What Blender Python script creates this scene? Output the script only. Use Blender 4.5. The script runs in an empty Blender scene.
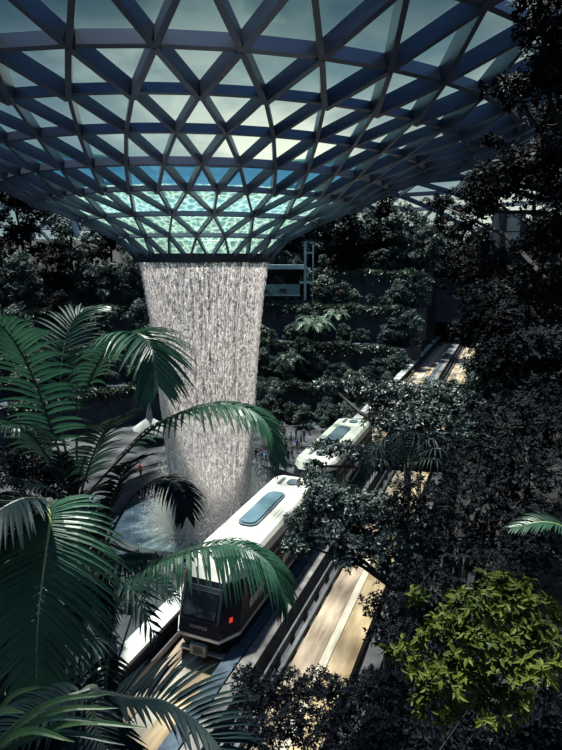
import bpy, math, random
import numpy as np
from mathutils import Vector, Matrix
random.seed(7); rng = np.random.default_rng(7)
SC = bpy.context.scene; COL = SC.collection
# ------------------------------------------------------------ camera, sky, sun, exposure
CAMZ = 24.0; PITCH = math.radians(11.4); F = 560.0
cam_d = bpy.data.cameras.new('camera'); cam = bpy.data.objects.new('camera', cam_d); COL.objects.link(cam)
cam.location = (0, 0, CAMZ); cam.rotation_euler = (math.radians(90) - PITCH, 0, 0)
cam_d.sensor_fit = 'VERTICAL'; cam_d.sensor_height = 24; cam_d.lens = 24 * F / 750
cam_d.clip_end = 2000; cam_d.clip_start = 0.05
SC.camera = cam
SC.view_settings.view_transform = 'Standard'; SC.view_settings.look = 'None'
SC.view_settings.gamma = 1.0; SC.view_settings.exposure = 0.35
SC.view_settings.use_curve_mapping = False
SC.cycles.use_denoising = True
SC.cycles.max_bounces = 8; SC.cycles.diffuse_bounces = 2; SC.cycles.glossy_bounces = 2
SC.cycles.transparent_max_bounces = 24; SC.cycles.transmission_bounces = 4

def nd(nt, t, **kw):
    n = nt.nodes.new(t)
    for k, v in kw.items():
        if k.startswith('i_'):
            n.inputs[k[2:].replace('_', ' ')].default_value = v
        else: setattr(n, k, v)
    return n
def ramp(nt, stops):
    r = nt.nodes.new('ShaderNodeValToRGB'); e = r.color_ramp.elements
    while len(e) < len(stops): e.new(0.5)
    for i, (p, c) in enumerate(stops):
        e[i].position = p; e[i].color = (*c, 1) if len(c) == 3 else c
    return r
def math_n(nt, op, a, b=None):
    m = nt.nodes.new('ShaderNodeMath'); m.operation = op
    for i, x in enumerate((a, b)):
        if x is None: continue
        if isinstance(x, (int, float)): m.inputs[i].default_value = x
        else: nt.links.new(x, m.inputs[i])
    return m.outputs[0]

W = bpy.data.worlds.new('sky'); SC.world = W; W.use_nodes = True
nt = W.node_tree; nt.nodes.clear(); L = nt.links.new
tc = nd(nt, 'ShaderNodeTexCoord')
sep = nd(nt, 'ShaderNodeSeparateXYZ'); L(tc.outputs['Generated'], sep.inputs[0])
mp = nd(nt, 'ShaderNodeMapping'); mp.inputs['Scale'].default_value = (1, 1, 2.6); L(tc.outputs['Generated'], mp.inputs[0])
nz = nd(nt, 'ShaderNodeTexNoise'); nz.inputs['Scale'].default_value = 3.2; nz.inputs['Detail'].default_value = 6
L(mp.outputs[0], nz.inputs['Vector'])
clouds = ramp(nt, [(0.38, (0.24, 0.33, 0.36)), (0.50, (0.42, 0.47, 0.45)), (0.60, (0.78, 0.76, 0.66))]); L(nz.outputs['Fac'], clouds.inputs[0])
elev = ramp(nt, [(0.0, (0.9, 0.95, 0.93)), (0.18, (1.35, 1.33, 1.25)), (0.26, (0.80, 0.87, 0.88)), (0.37, (0.24, 0.33, 0.38)), (0.48, (0.20, 0.28, 0.40)), (0.62, (0.45, 0.75, 1.35)), (1.0, (0.5, 0.85, 1.7))])
L(sep.outputs['Z'], elev.inputs[0])
azi = ramp(nt, [(0.0, (0.30, 0.38, 0.50)), (0.30, (0.36, 0.46, 0.58)), (0.47, (0.9, 0.95, 0.97)), (0.56, (1, 1, 1)), (0.85, (0.6, 0.68, 0.8))])
ax = math_n(nt, 'MULTIPLY_ADD', sep.outputs['X'], 0.5); ax.node.inputs[2].default_value = 0.5; L(ax, azi.inputs[0])
m1 = nd(nt, 'ShaderNodeMix', data_type='RGBA', blend_type='MULTIPLY'); m1.inputs['Factor'].default_value = 1
L(clouds.outputs[0], m1.inputs['A']); L(elev.outputs[0], m1.inputs['B'])
m2 = nd(nt, 'ShaderNodeMix', data_type='RGBA', blend_type='MULTIPLY'); m2.inputs['Factor'].default_value = 1
L(m1.outputs['Result'], m2.inputs['A']); L(azi.outputs[0], m2.inputs['B'])
bg = nd(nt, 'ShaderNodeBackground'); bg.inputs['Strength'].default_value = 0.95; L(m2.outputs['Result'], bg.inputs[0])
wo = nd(nt, 'ShaderNodeOutputWorld'); L(bg.outputs[0], wo.inputs[0])

sun_d = bpy.data.lights.new('sun', 'SUN'); sun_d.energy = 14.0; sun_d.angle = math.radians(3.0); sun_d.color = (1.0, 0.93, 0.84)
sun = bpy.data.objects.new('sun', sun_d); COL.objects.link(sun)
SUN_FROM = Vector((-0.14, 0.36, 0.93)).normalized()
sun.rotation_euler = (-SUN_FROM).to_track_quat('-Z', 'Y').to_euler()

# ------------------------------------------------------------ helpers
def at(px, py, Y):
    a = px - 281.0; v = py - 375.0
    yd = F * math.cos(PITCH) - v * math.sin(PITCH); zd = -F * math.sin(PITCH) - v * math.cos(PITCH)
    t = Y / yd
    return Vector((a * t, Y, CAMZ + zd * t))
AZ = math.radians(22.0); DV = Vector((math.sin(AZ), math.cos(AZ), 0)); NV = Vector((math.cos(AZ), -math.sin(AZ), 0))
def tr(u, s, z): return Vector((NV.x * u + DV.x * s, NV.y * u + DV.y * s, z))
AX = Vector((-6.5, 48.6, 0))      # axis of the oculus

class MB:
    def __init__(s): s.v = []; s.q = []; s.t = []; s.n = 0; s.p = []
    def add(s, V, quads=None, tris=None):
        V = np.asarray(V, dtype=np.float64).reshape(-1, 3); b = s.n; s.v.append(V); s.n += len(V)
        if quads is not None and len(quads): s.q.append(np.asarray(quads, dtype=np.int64).reshape(-1, 4) + b)
        if tris is not None and len(tris): s.t.append(np.asarray(tris, dtype=np.int64).reshape(-1, 3) + b)
        return b
    def poly(s, V):
        b = s.n; V = np.asarray(V, dtype=np.float64).reshape(-1, 3); s.v.append(V); s.n += len(V)
        s.p.append(list(range(b, b + len(V))))
    def box(s, x0, x1, y0, y1, z0, z1):
        V = [(x, y, z) for z in (z0, z1) for y in (y0, y1) for x in (x0, x1)]
        s.add(V, [(0, 2, 3, 1), (4, 5, 7, 6), (0, 1, 5, 4), (2, 6, 7, 3), (0, 4, 6, 2), (1, 3, 7, 5)])
    def tube(s, pts, rad, n=6):
        pts = [Vector(p) for p in pts]; k = len(pts)
        if not hasattr(rad, '__len__'): rad = [rad] * k
        V = []; ref = Vector((0.13, 0.21, 0.97))
        for i, p in enumerate(pts):
            t = (pts[min(i + 1, k - 1)] - pts[max(i - 1, 0)]).normalized()
            a = t.cross(ref if abs(t.dot(ref)) < 0.95 else Vector((1, 0, 0))).normalized(); b = t.cross(a)
            for j in range(n):
                th = 2 * math.pi * j / n
                V.append(p + (a * math.cos(th) + b * math.sin(th)) * rad[i])
        Q = [(i * n + j, i * n + (j + 1) % n, (i + 1) * n + (j + 1) % n, (i + 1) * n + j) for i in range(k - 1) for j in range(n)]
        b0 = s.add(V, Q)
        s.p.append([b0 + j for j in range(n)][::-1]); s.p.append([b0 + (k - 1) * n + j for j in range(n)])
    def mesh(s, name, off=None, smooth=False):
        me = bpy.data.meshes.new(name)
        V = np.concatenate(s.v) if s.v else np.zeros((0, 3))
        if off is not None: V = V - np.array(off)
        Q = np.concatenate(s.q) if s.q else np.zeros((0, 4), int); T = np.concatenate(s.t) if s.t else np.zeros((0, 3), int)
        pl = [len(p) for p in s.p]; pi = [i for p in s.p for i in p]
        loops = np.concatenate([Q.ravel(), T.ravel(), np.array(pi, dtype=np.int64)]).astype(np.int32)
        tot = np.concatenate([np.full(len(Q), 4), np.full(len(T), 3), np.array(pl, dtype=np.int64)]).astype(np.int32)
        st = np.concatenate([[0], np.cumsum(tot)[:-1]]).astype(np.int32) if len(tot) else tot
        me.vertices.add(len(V)); me.vertices.foreach_set('co', V.astype(np.float32).ravel())
        me.loops.add(len(loops)); me.loops.foreach_set('vertex_index', loops)
        me.polygons.add(len(tot)); me.polygons.foreach_set('loop_start', st); me.polygons.foreach_set('loop_total', tot)
        me.update(calc_edges=True); me.validate()
        me.polygons.foreach_set('use_smooth', np.full(len(me.polygons), smooth, dtype=bool))
        return me

def thing(name, label, cat, loc=(0, 0, 0), rz=0, group=None):
    o = bpy.data.objects.new(name, None); COL.objects.link(o); o.location = loc; o.rotation_euler = (0, 0, rz)
    o.empty_display_size = 0.2
    o['label'] = label; o['category'] = cat
    if group: o['group'] = group
    return o
def obj(name, mb, mat, parent=None, off=None, smooth=False, kind=None, bevel=0, label=None):
    """world (or parent-local) geometry as one mesh object; with a parent and off, vertices are moved to the parent's frame"""
    me = mb if isinstance(mb, bpy.types.Mesh) else mb.mesh(name, off, smooth)
    me.materials.append(mat) if not isinstance(mat, (list, tuple)) else [me.materials.append(m) for m in mat]
    o = bpy.data.objects.new(name, me); COL.objects.link(o)
    if parent is not None: o.parent = parent
    if kind: o['kind'] = kind
    if label: o['label'] = label
    if bevel:
        b = o.modifiers.new('bevel', 'BEVEL'); b.width = bevel; b.segments = 2; b.limit_method = 'ANGLE'
    return o
def tag(o, label, cat, group=None, kind=None):
    o['label'] = label; o['category'] = cat
    if group: o['group'] = group
    if kind: o['kind'] = kind
    return o
def dup(root, loc, rz=0, scale=1.0, label=None, group=None):
    r = root.copy(); COL.objects.link(r); r.location = loc; r.rotation_euler = (0, 0, rz); r.scale = (scale,) * 3 if not hasattr(scale, '__len__') else scale
    if label: r['label'] = label
    if group: r['group'] = group
    for ch in list(root.children):
        c = ch.copy(); COL.objects.link(c); c.parent = r
        for g in list(ch.children):
            d = g.copy(); COL.objects.link(d); d.parent = c
    return r

# ------------------------------------------------------------ materials
def pm(name, col, rough=0.5, metal=0.0, var=0.0, scale=3.0, col2=None, bump=0.0, spec=0.5, stretch=None, emit=None, detail=4, lo=0.35, hi=0.65):
    m = bpy.data.materials.new(name); m.use_nodes = True; nt = m.node_tree; b = nt.nodes['Principled BSDF']
    b.inputs['Base Color'].default_value = (*col, 1); b.inputs['Roughness'].default_value = rough; b.inputs['Metallic'].default_value = metal
    b.inputs['Specular IOR Level'].default_value = spec
    tc = nd(nt, 'ShaderNodeTexCoord'); mp = nd(nt, 'ShaderNodeMapping'); nt.links.new(tc.outputs['Object'], mp.inputs[0])
    if stretch: mp.inputs['Scale'].default_value = stretch
    nz = nd(nt, 'ShaderNodeTexNoise'); nz.inputs['Scale'].default_value = scale; nz.inputs['Detail'].default_value = detail
    nt.links.new(mp.outputs[0], nz.inputs['Vector'])
    c2 = col2 or tuple(min(1, c * (1 + var)) for c in col); c1 = col if col2 else tuple(c * (1 - var) for c in col)
    r = ramp(nt, [(lo, c1), (hi, c2)]); nt.links.new(nz.outputs['Fac'], r.inputs[0]); nt.links.new(r.outputs[0], b.inputs['Base Color'])
    if bump:
        bp = nd(nt, 'ShaderNodeBump'); bp.inputs['Strength'].default_value = bump; nt.links.new(nz.outputs['Fac'], bp.inputs['Height']); nt.links.new(bp.outputs[0], b.inputs['Normal'])
    if emit:
        b.inputs['Emission Color'].default_value = (*emit[0], 1); b.inputs['Emission Strength'].default_value = emit[1]
    return m
def leafmat(name, c1, c2, rough=0.38, trans=0.25, scale=0.8, spec=0.5):
    m = pm(name, c1, rough, col2=c2, scale=scale, spec=spec, lo=0.3, hi=0.7, detail=8); nt = m.node_tree
    b = nt.nodes['Principled BSDF']; out = nt.nodes['Material Output']
    t = nd(nt, 'ShaderNodeBsdfTranslucent'); r = [n for n in nt.nodes if n.type == 'VALTORGB'][0]
    nt.links.new(r.outputs[0], t.inputs[0]); mx = nd(nt, 'ShaderNodeMixShader'); mx.inputs[0].default_value = trans
    nt.links.new(b.outputs[0], mx.inputs[1]); nt.links.new(t.outputs[0], mx.inputs[2]); nt.links.new(mx.outputs[0], out.inputs[0])
    return m
M = {}
M['steel'] = pm('painted_steel', (0.052, 0.066, 0.105), 0.36, 0.45, var=0.12, scale=0.6)
M['rim'] = pm('dark_rim_steel', (0.020, 0.030, 0.05), 0.5, 0.2, var=0.2, scale=0.6)
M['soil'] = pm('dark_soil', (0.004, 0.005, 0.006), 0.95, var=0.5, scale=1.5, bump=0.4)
M['concrete'] = pm('terrace_concrete', (0.022, 0.030, 0.052), 0.8, col2=(0.042, 0.055, 0.085), scale=0.7)  # bluish tone paints in the haze over the terraces
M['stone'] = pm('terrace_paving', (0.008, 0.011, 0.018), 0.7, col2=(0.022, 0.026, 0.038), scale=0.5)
M['coping'] = pm('pale_coping', (0.28, 0.29, 0.29), 0.6, var=0.12, scale=1.5)
M['walk'] = pm('walkway_concrete', (0.045, 0.044, 0.048), 0.8, col2=(0.13, 0.12, 0.12), scale=2.2, bump=0.2, detail=8)
M['curb'] = pm('blue_grey_curb', (0.020, 0.032, 0.050), 0.85, spec=0.15, col2=(0.050, 0.070, 0.095), scale=2.0, detail=8)
M['deck'] = pm('dark_deck', (0.02, 0.02, 0.026), 0.8, var=0.4, scale=2)
M['rail'] = pm('worn_rail_steel', (0.10, 0.105, 0.12), 0.35, 0.7, var=0.15, scale=2)
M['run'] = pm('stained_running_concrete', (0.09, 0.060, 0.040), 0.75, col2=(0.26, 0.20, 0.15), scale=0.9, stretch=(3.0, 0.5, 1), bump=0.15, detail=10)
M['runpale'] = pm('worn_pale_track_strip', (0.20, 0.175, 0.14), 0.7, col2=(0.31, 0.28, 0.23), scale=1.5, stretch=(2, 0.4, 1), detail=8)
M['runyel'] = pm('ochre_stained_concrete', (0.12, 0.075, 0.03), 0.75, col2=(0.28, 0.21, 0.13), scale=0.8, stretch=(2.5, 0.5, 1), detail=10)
M['roof'] = pm('train_white_paint', (0.50, 0.49, 0.45), 0.35, var=0.04, scale=1.2)
M['roofline'] = pm('roof_seam', (0.48, 0.47, 0.43), 0.5, var=0.05)
M['unit'] = pm('blue_grey_panel', (0.035, 0.08, 0.11), 0.35, col2=(0.06, 0.12, 0.155), scale=0.8)
M['unitrim'] = pm('dark_rubber_trim', (0.03, 0.055, 0.08), 0.5, var=0.2)
M['body'] = pm('charcoal_train_body', (0.006, 0.009, 0.018), 0.55, var=0.1, spec=0.2)
M['bodylite'] = pm('grey_train_facet', (0.025, 0.032, 0.048), 0.5, var=0.1, spec=0.3)
M['trim'] = pm('silver_bumper', (0.45, 0.46, 0.48), 0.35, 0.5, var=0.05)
M['glassdark'] = pm('dark_window_glass', (0.008, 0.012, 0.018), 0.06, var=0.1, spec=0.8)
M['red'] = pm('red_tail_light', (0.5, 0.02, 0.015), 0.3, emit=((1, 0.06, 0.03), 0.5))
M['letter'] = pm('pale_lettering', (0.35, 0.36, 0.38), 0.5)
M['rubber'] = pm('tyre_rubber', (0.015, 0.015, 0.016), 0.9, var=0.2)
M['bark'] = pm('bark', (0.010, 0.010, 0.012), 0.9, col2=(0.022, 0.020, 0.020), scale=4, bump=0.4)
M['palmstem'] = pm('palm_stem', (0.02, 0.03, 0.02), 0.7, col2=(0.04, 0.05, 0.03), scale=6)
M['midrib'] = pm('pale_midrib', (0.20, 0.26, 0.10), 0.5, var=0.15)
M['midrib2'] = pm('dark_midrib', (0.014, 0.026, 0.018), 0.5, var=0.2)
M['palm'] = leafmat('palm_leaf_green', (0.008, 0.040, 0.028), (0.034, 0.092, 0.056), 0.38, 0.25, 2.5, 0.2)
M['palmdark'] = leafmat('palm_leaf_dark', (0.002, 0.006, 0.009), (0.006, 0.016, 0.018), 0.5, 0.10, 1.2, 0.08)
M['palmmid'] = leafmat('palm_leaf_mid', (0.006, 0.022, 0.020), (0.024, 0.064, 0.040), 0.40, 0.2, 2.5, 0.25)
M['leaf'] = leafmat('glossy_tree_leaf', (0.010, 0.020, 0.024), (0.030, 0.056, 0.050), 0.42, 0.12, 0.5, 0.3)
M['leafdark'] = leafmat('shade_toned_leaf', (0.0008, 0.0018, 0.0042), (0.0028, 0.0052, 0.009), 0.65, 0.05, 0.5, 0.06)  # forest shade and edge darkening put into the leaf colour
M['leaffar'] = leafmat('forest_leaf', (0.010, 0.024, 0.030), (0.045, 0.088, 0.074), 0.5, 0.12, 0.22, 0.2)  # blue haze of the distance put into this lighter leaf colour
M['leafolive'] = leafmat('olive_leaf', (0.022, 0.040, 0.034), (0.075, 0.110, 0.078), 0.45, 0.15, 0.5)
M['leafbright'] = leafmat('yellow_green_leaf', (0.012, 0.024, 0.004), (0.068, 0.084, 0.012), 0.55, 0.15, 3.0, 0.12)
M['fern'] = leafmat('pale_fern_leaf', (0.05, 0.11, 0.08), (0.13, 0.22, 0.15), 0.45, 0.2, 0.5)
M['strap'] = leafmat('strap_leaf_green', (0.030, 0.075, 0.035), (0.085, 0.160, 0.060), 0.4, 0.3, 3.0, 0.3)
M['white'] = pm('white_paint', (0.42, 0.46, 0.48), 0.5, var=0.05)
M['colw'] = pm('pale_blue_steel', (0.30, 0.42, 0.48), 0.45, 0.1, var=0.08)
M['teal'] = pm('teal_balustrade_panel', (0.08, 0.22, 0.25), 0.2, var=0.15)
M['skin'] = pm('skin', (0.36, 0.22, 0.15), 0.6)
M['hair'] = pm('dark_hair', (0.02, 0.016, 0.014), 0.6)
for n_, c_ in dict(shirt_white=(0.6, 0.6, 0.58), shirt_blue=(0.06, 0.13, 0.32), shirt_red=(0.42, 0.06, 0.06), shirt_grey=(0.2, 0.21, 0.23), shirt_black=(0.02, 0.02, 0.025), shirt_teal=(0.06, 0.25, 0.25),
                   pants_dark=(0.02, 0.022, 0.035), pants_khaki=(0.22, 0.18, 0.12), pants_denim=(0.05, 0.08, 0.15)).items():
    M[n_] = pm(n_, c_, 0.8, var=0.08)
# glass: thin pane, clear with a teal tint and a mirror share
def glassmat(name, tint, refl=1.0):
    m = bpy.data.materials.new(name); m.use_nodes = True; nt = m.node_tree; nt.nodes.clear()
    t = nd(nt, 'ShaderNodeBsdfTransparent'); t.inputs[0].default_value = (*tint, 1)
    g = nd(nt, 'ShaderNodeBsdfGlossy'); g.inputs['Roughness'].default_value = 0.06; g.inputs['Color'].default_value = (0.42, 0.72, 0.66, 1)
    fr = nd(nt, 'ShaderNodeFresnel'); fr.inputs['IOR'].default_value = 1.5
    f = math_n(nt, 'MULTIPLY', fr.outputs[0], refl)
    mx = nd(nt, 'ShaderNodeMixShader'); nt.links.new(f, mx.inputs[0]); nt.links.new(t.outputs[0], mx.inputs[1]); nt.links.new(g.outputs[0], mx.inputs[2])
    o = nd(nt, 'ShaderNodeOutputMaterial'); nt.links.new(mx.outputs[0], o.inputs[0]); return m
M['glass'] = glassmat('roof_glass', (0.86, 0.95, 0.93), 1.0)
M['paneglass'] = glassmat('balustrade_glass', (0.55, 0.75, 0.78), 1.0)
# water running over the inner panes: translucent film, caustic light ripples painted into its colour
def filmmat():
    m = bpy.data.materials.new('rippled_water_film'); m.use_nodes = True; nt = m.node_tree; nt.nodes.clear(); L = nt.links.new
    tc = nd(nt, 'ShaderNodeTexCoord'); nz = nd(nt, 'ShaderNodeTexNoise'); nz.inputs['Scale'].default_value = 1.4; nz.inputs['Detail'].default_value = 3
    L(tc.outputs['Object'], nz.inputs['Vector'])
    mixv = nd(nt, 'ShaderNodeMix', data_type='RGBA'); mixv.inputs['Factor'].default_value = 0.35; L(tc.outputs['Object'], mixv.inputs['A']); L(nz.outputs['Color'], mixv.inputs['B'])
    vo = nd(nt, 'ShaderNodeTexVoronoi', feature='DISTANCE_TO_EDGE'); vo.inputs['Scale'].default_value = 2.6; L(mixv.outputs['Result'], vo.inputs['Vector'])
    r = ramp(nt, [(0.0, (0.50, 0.75, 0.63)), (0.10, (0.22, 0.38, 0.33)), (0.45, (0.06, 0.15, 0.135))]); L(vo.outputs['Distance'], r.inputs[0])
    t = nd(nt, 'ShaderNodeBsdfTranslucent'); L(r.outputs[0], t.inputs[0])
    tp = nd(nt, 'ShaderNodeBsdfTransparent'); tp.inputs[0].default_value = (0.68, 0.84, 0.78, 1)
    mx = nd(nt, 'ShaderNodeMixShader'); mx.inputs[0].default_value = 0.74; L(t.outputs[0], mx.inputs[1]); L(tp.outputs[0], mx.inputs[2])
    o = nd(nt, 'ShaderNodeOutputMaterial'); L(mx.outputs[0], o.inputs[0]); return m
M['film'] = filmmat()
def dropmat(name, col, tr_):
    m = bpy.data.materials.new(name); m.use_nodes = True; nt = m.node_tree; nt.nodes.clear(); L = nt.links.new
    d = nd(nt, 'ShaderNodeBsdfDiffuse'); d.inputs[0].default_value = (*col, 1); t = nd(nt, 'ShaderNodeBsdfTranslucent'); t.inputs[0].default_value = (*col, 1)
    mx = nd(nt, 'ShaderNodeMixShader'); mx.inputs[0].default_value = tr_; L(d.outputs[0], mx.inputs[1]); L(t.outputs[0], mx.inputs[2])
    o = nd(nt, 'ShaderNodeOutputMaterial'); L(mx.outputs[0], o.inputs[0]); return m
M['drop'] = dropmat('white_water', (0.95, 0.93, 0.92), 0.5)
def curtainmat():
    m = bpy.data.materials.new('falling_water_sheet'); m.use_nodes = True; nt = m.node_tree; nt.nodes.clear(); L = nt.links.new
    tc = nd(nt, 'ShaderNodeTexCoord'); mp = nd(nt, 'ShaderNodeMapping'); mp.inputs['Scale'].default_value = (3.6, 3.6, 0.55); L(tc.outputs['Object'], mp.inputs[0])
    nz = nd(nt, 'ShaderNodeTexNoise'); nz.inputs['Scale'].default_value = 1.6; nz.inputs['Detail'].default_value = 8; nz.inputs['Roughness'].default_value = 0.7; L(mp.outputs[0], nz.inputs['Vector'])
    mp2 = nd(nt, 'ShaderNodeMapping'); mp2.inputs['Scale'].default_value = (1, 1, 0.5); L(tc.outputs['Object'], mp2.inputs[0])
    n2 = nd(nt, 'ShaderNodeTexNoise'); n2.inputs['Scale'].default_value = 9.0; n2.inputs['Detail'].default_value = 3; L(mp2.outputs[0], n2.inputs['Vector'])
    s = math_n(nt, 'MULTIPLY', nz.outputs['Fac'], 0.62); s2 = math_n(nt, 'MULTIPLY', n2.outputs['Fac'], 0.38); f = math_n(nt, 'ADD', s, s2)
    r = ramp(nt, [(0.45, (0.04, 0.04, 0.04)), (0.61, (0.52, 0.52, 0.52))]); L(f, r.inputs[0])
    d = nd(nt, 'ShaderNodeBsdfDiffuse'); d.inputs[0].default_value = (0.93, 0.9, 0.9, 1); t = nd(nt, 'ShaderNodeBsdfTranslucent'); t.inputs[0].default_value = (0.93, 0.9, 0.9, 1)
    mx = nd(nt, 'ShaderNodeMixShader'); mx.inputs[0].default_value = 0.5; L(d.outputs[0], mx.inputs[1]); L(t.outputs[0], mx.inputs[2])
    tp = nd(nt, 'ShaderNodeBsdfTransparent'); m2 = nd(nt, 'ShaderNodeMixShader'); L(r.outputs[0], m2.inputs[0]); L(tp.outputs[0], m2.inputs[1]); L(mx.outputs[0], m2.inputs[2])
    o = nd(nt, 'ShaderNodeOutputMaterial'); L(m2.outputs[0], o.inputs[0]); return m
M['curtain'] = curtainmat()
def mistmat(dens):
    m = bpy.data.materials.new('spray_mist'); m.use_nodes = True; nt = m.node_tree; nt.nodes.clear(); L = nt.links.new
    tc = nd(nt, 'ShaderNodeTexCoord')
    ln = nd(nt, 'ShaderNodeVectorMath', operation='LENGTH'); L(tc.outputs['Object'], ln.inputs[0])
    r = ramp(nt, [(0.0, (1, 1, 1)), (0.95, (0, 0, 0))]); L(ln.outputs['Value'], r.inputs[0])
    f = math_n(nt, 'MULTIPLY', r.outputs[0], dens)
    v = nd(nt, 'ShaderNodeVolumeScatter'); v.inputs['Color'].default_value = (0.92, 0.95, 1, 1); L(f, v.inputs['Density'])
    o = nd(nt, 'ShaderNodeOutputMaterial'); L(v.outputs[0], o.inputs['Volume']); return m
def poolmat():
    m = bpy.data.materials.new('foaming_pool_water'); m.use_nodes = True; nt = m.node_tree; b = nt.nodes['Principled BSDF']; L = nt.links.new
    tc = nd(nt, 'ShaderNodeTexCoord'); sp = nd(nt, 'ShaderNodeSeparateXYZ'); L(tc.outputs['Object'], sp.inputs[0])
    an = math_n(nt, 'ARCTAN2', sp.outputs['Y'], sp.outputs['X']); ln = nd(nt, 'ShaderNodeVectorMath', operation='LENGTH'); L(tc.outputs['Object'], ln.inputs[0])
    cb = nd(nt, 'ShaderNodeCombineXYZ'); L(math_n(nt, 'MULTIPLY', an, 5.0), cb.inputs[0]); L(math_n(nt, 'MULTIPLY', ln.outputs['Value'], 0.22), cb.inputs[1])
    nz = nd(nt, 'ShaderNodeTexNoise'); nz.inputs['Scale'].default_value = 1.5; nz.inputs['Detail'].default_value = 6; L(cb.outputs[0], nz.inputs['Vector'])
    rr = math_n(nt, 'MULTIPLY', ln.outputs['Value'], -0.12); f = math_n(nt, 'ADD', nz.outputs['Fac'], rr); f = math_n(nt, 'ADD', f, 0.66)
    r = ramp(nt, [(0.30, (0.03, 0.05, 0.075)), (0.50, (0.12, 0.16, 0.19)), (0.78, (0.55, 0.57, 0.58))]); L(f, r.inputs[0]); L(r.outputs[0], b.inputs['Base Color'])
    b.inputs['Roughness'].default_value = 0.25; return m
M['pool'] = poolmat()

# ------------------------------------------------------------ the setting: ground and terraces
def hgt(x, y):
    u = x * NV.x + y * NV.y; s = x * DV.x + y * DV.y; rad = math.hypot(x - AX.x, y - AX.y)
    if u > -2.6:
        h = min(19.5, 8.0 + (u + 2.6) * 1.5)
        if s > 100: h = max(h, min(22, 8 + (s - 100) * 2))
        return h if s > -4 else 18 
    if u > -13:
        if s < 6: return 12.3
        return 2.3 if s < 112 else 22 + min(6, max(0, s - 116) * 0.5)
    if rad < 11.2: return -5.0
    if y < 40 and rad > 32:
        return min(12.3, 2.3 + (rad - 32) * 1.1)
    if rad > 48.5: return 22 + min(6, max(0, rad - 54) * 0.6)
    return 2.3
mb = MB(); xs = np.arange(-100, 111, 1.5); ys = np.arange(-14, 141, 1.5)
V = [(x, y, hgt(x, y)) for y in ys for x in xs]; nx = len(xs); ny = len(ys)
Q = [(j * nx + i, j * nx + i + 1, (j + 1) * nx + i + 1, (j + 1) * nx + i) for j in range(ny - 1) for i in range(nx - 1)]
mb.add(V, Q); g = obj('ground', mb, M['soil']); g['kind'] = 'structure'

def ring_sector(mb, r0, r1, z0, z1, a0, a1, n=72):
    V = []; 
    for i in range(n + 1):
        a = a0 + (a1 - a0) * i / n; c, s_ = math.cos(a), math.sin(a)
        for r, z in ((r0, z0), (r0, z1), (r1, z1), (r1, z0)): V.append((AX.x + r * c, AX.y + r * s_, z))
    Q = []
    for i in range(n):
        for k in range(4): Q.append((4 * i + k, 4 * i + (k + 1) % 4, 4 * i + 4 + (k + 1) % 4, 4 * i + 4 + k))
    b = mb.add(V, Q); mb.p.append([b, b + 1, b + 2, b + 3]); mb.p.append([b + 4 * n + k for k in (3, 2, 1, 0)])
A68 = math.radians(68)
def a_start(R): return A68 - math.asin(min(1, 10.7 / R))
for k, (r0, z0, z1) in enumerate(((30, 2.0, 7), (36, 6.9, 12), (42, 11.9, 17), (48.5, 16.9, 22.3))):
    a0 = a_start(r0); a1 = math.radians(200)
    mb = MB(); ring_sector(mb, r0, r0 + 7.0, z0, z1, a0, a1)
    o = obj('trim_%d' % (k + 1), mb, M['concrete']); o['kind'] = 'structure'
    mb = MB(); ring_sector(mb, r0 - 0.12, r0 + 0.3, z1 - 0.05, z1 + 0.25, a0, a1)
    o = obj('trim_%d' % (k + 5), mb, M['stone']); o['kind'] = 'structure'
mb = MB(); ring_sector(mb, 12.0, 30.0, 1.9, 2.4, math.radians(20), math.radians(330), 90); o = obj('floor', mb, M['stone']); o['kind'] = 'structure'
# tunnel portal at the far end of the guideway
mb = MB()
for (u0, u1, z0, z1) in ((-16, -12.6, 2, 20), (-3, -1, 2, 20), (-16, -1, 13.0, 21)):
    P = [tr(u, s, z) for z in (z0, z1) for s in (108, 113) for u in (u0, u1)]
    mb.add(P, [(0, 2, 3, 1), (4, 5, 7, 6), (0, 1, 5, 4), (2, 6, 7, 3), (0, 4, 6, 2), (1, 3, 7, 5)])
P = [tr(u, s, z) for z in (2, 14) for s in (121, 122) for u in (-16, -1)]
mb.add(P, [(0, 2, 3, 1), (4, 5, 7, 6), (0, 1, 5, 4), (2, 6, 7, 3), (0, 4, 6, 2), (1, 3, 7, 5)])
o = obj('wall_far', mb, M['concrete']); o['kind'] = 'structure'

# pool: basin wall and water
pool = thing('basin_pool', 'round dark-walled pool with pale foaming water under the waterfall', 'pool', (AX.x, AX.y, 0))
mb = MB(); ring_sector(mb, 10.0, 12.3, -6, 2.25, 0, 2 * math.pi, 96); obj('basin_wall', mb, M['concrete'], pool, off=(AX.x, AX.y, 0))
mb = MB(); ring_sector(mb, 9.9, 10.7, 2.25, 2.5, 0, 2 * math.pi, 96); obj('coping', mb, M['stone'], pool, off=(AX.x, AX.y, 0))
mb = MB(); prof = [(10.05, 0.0), (9, 0.0), (8, 0.02), (7, 0.05), (6, 0.12), (5, 0.2), (4, 0.3), (3, 0.3), (0.5, 0.3)]; n = 72
V = [(r * math.cos(2 * math.pi * j / n), r * math.sin(2 * math.pi * j / n), z) for r, z in prof for j in range(n)]
Q = [(i * n + j, i * n + (j + 1) % n, (i + 1) * n + (j + 1) % n, (i + 1) * n + j) for i in range(len(prof) - 1) for j in range(n)]
b = mb.add(V, Q); mb.p.append([b + (len(prof) - 1) * n + j for j in range(n)]); obj('water_surface', mb, M['pool'], pool, smooth=True)

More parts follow.
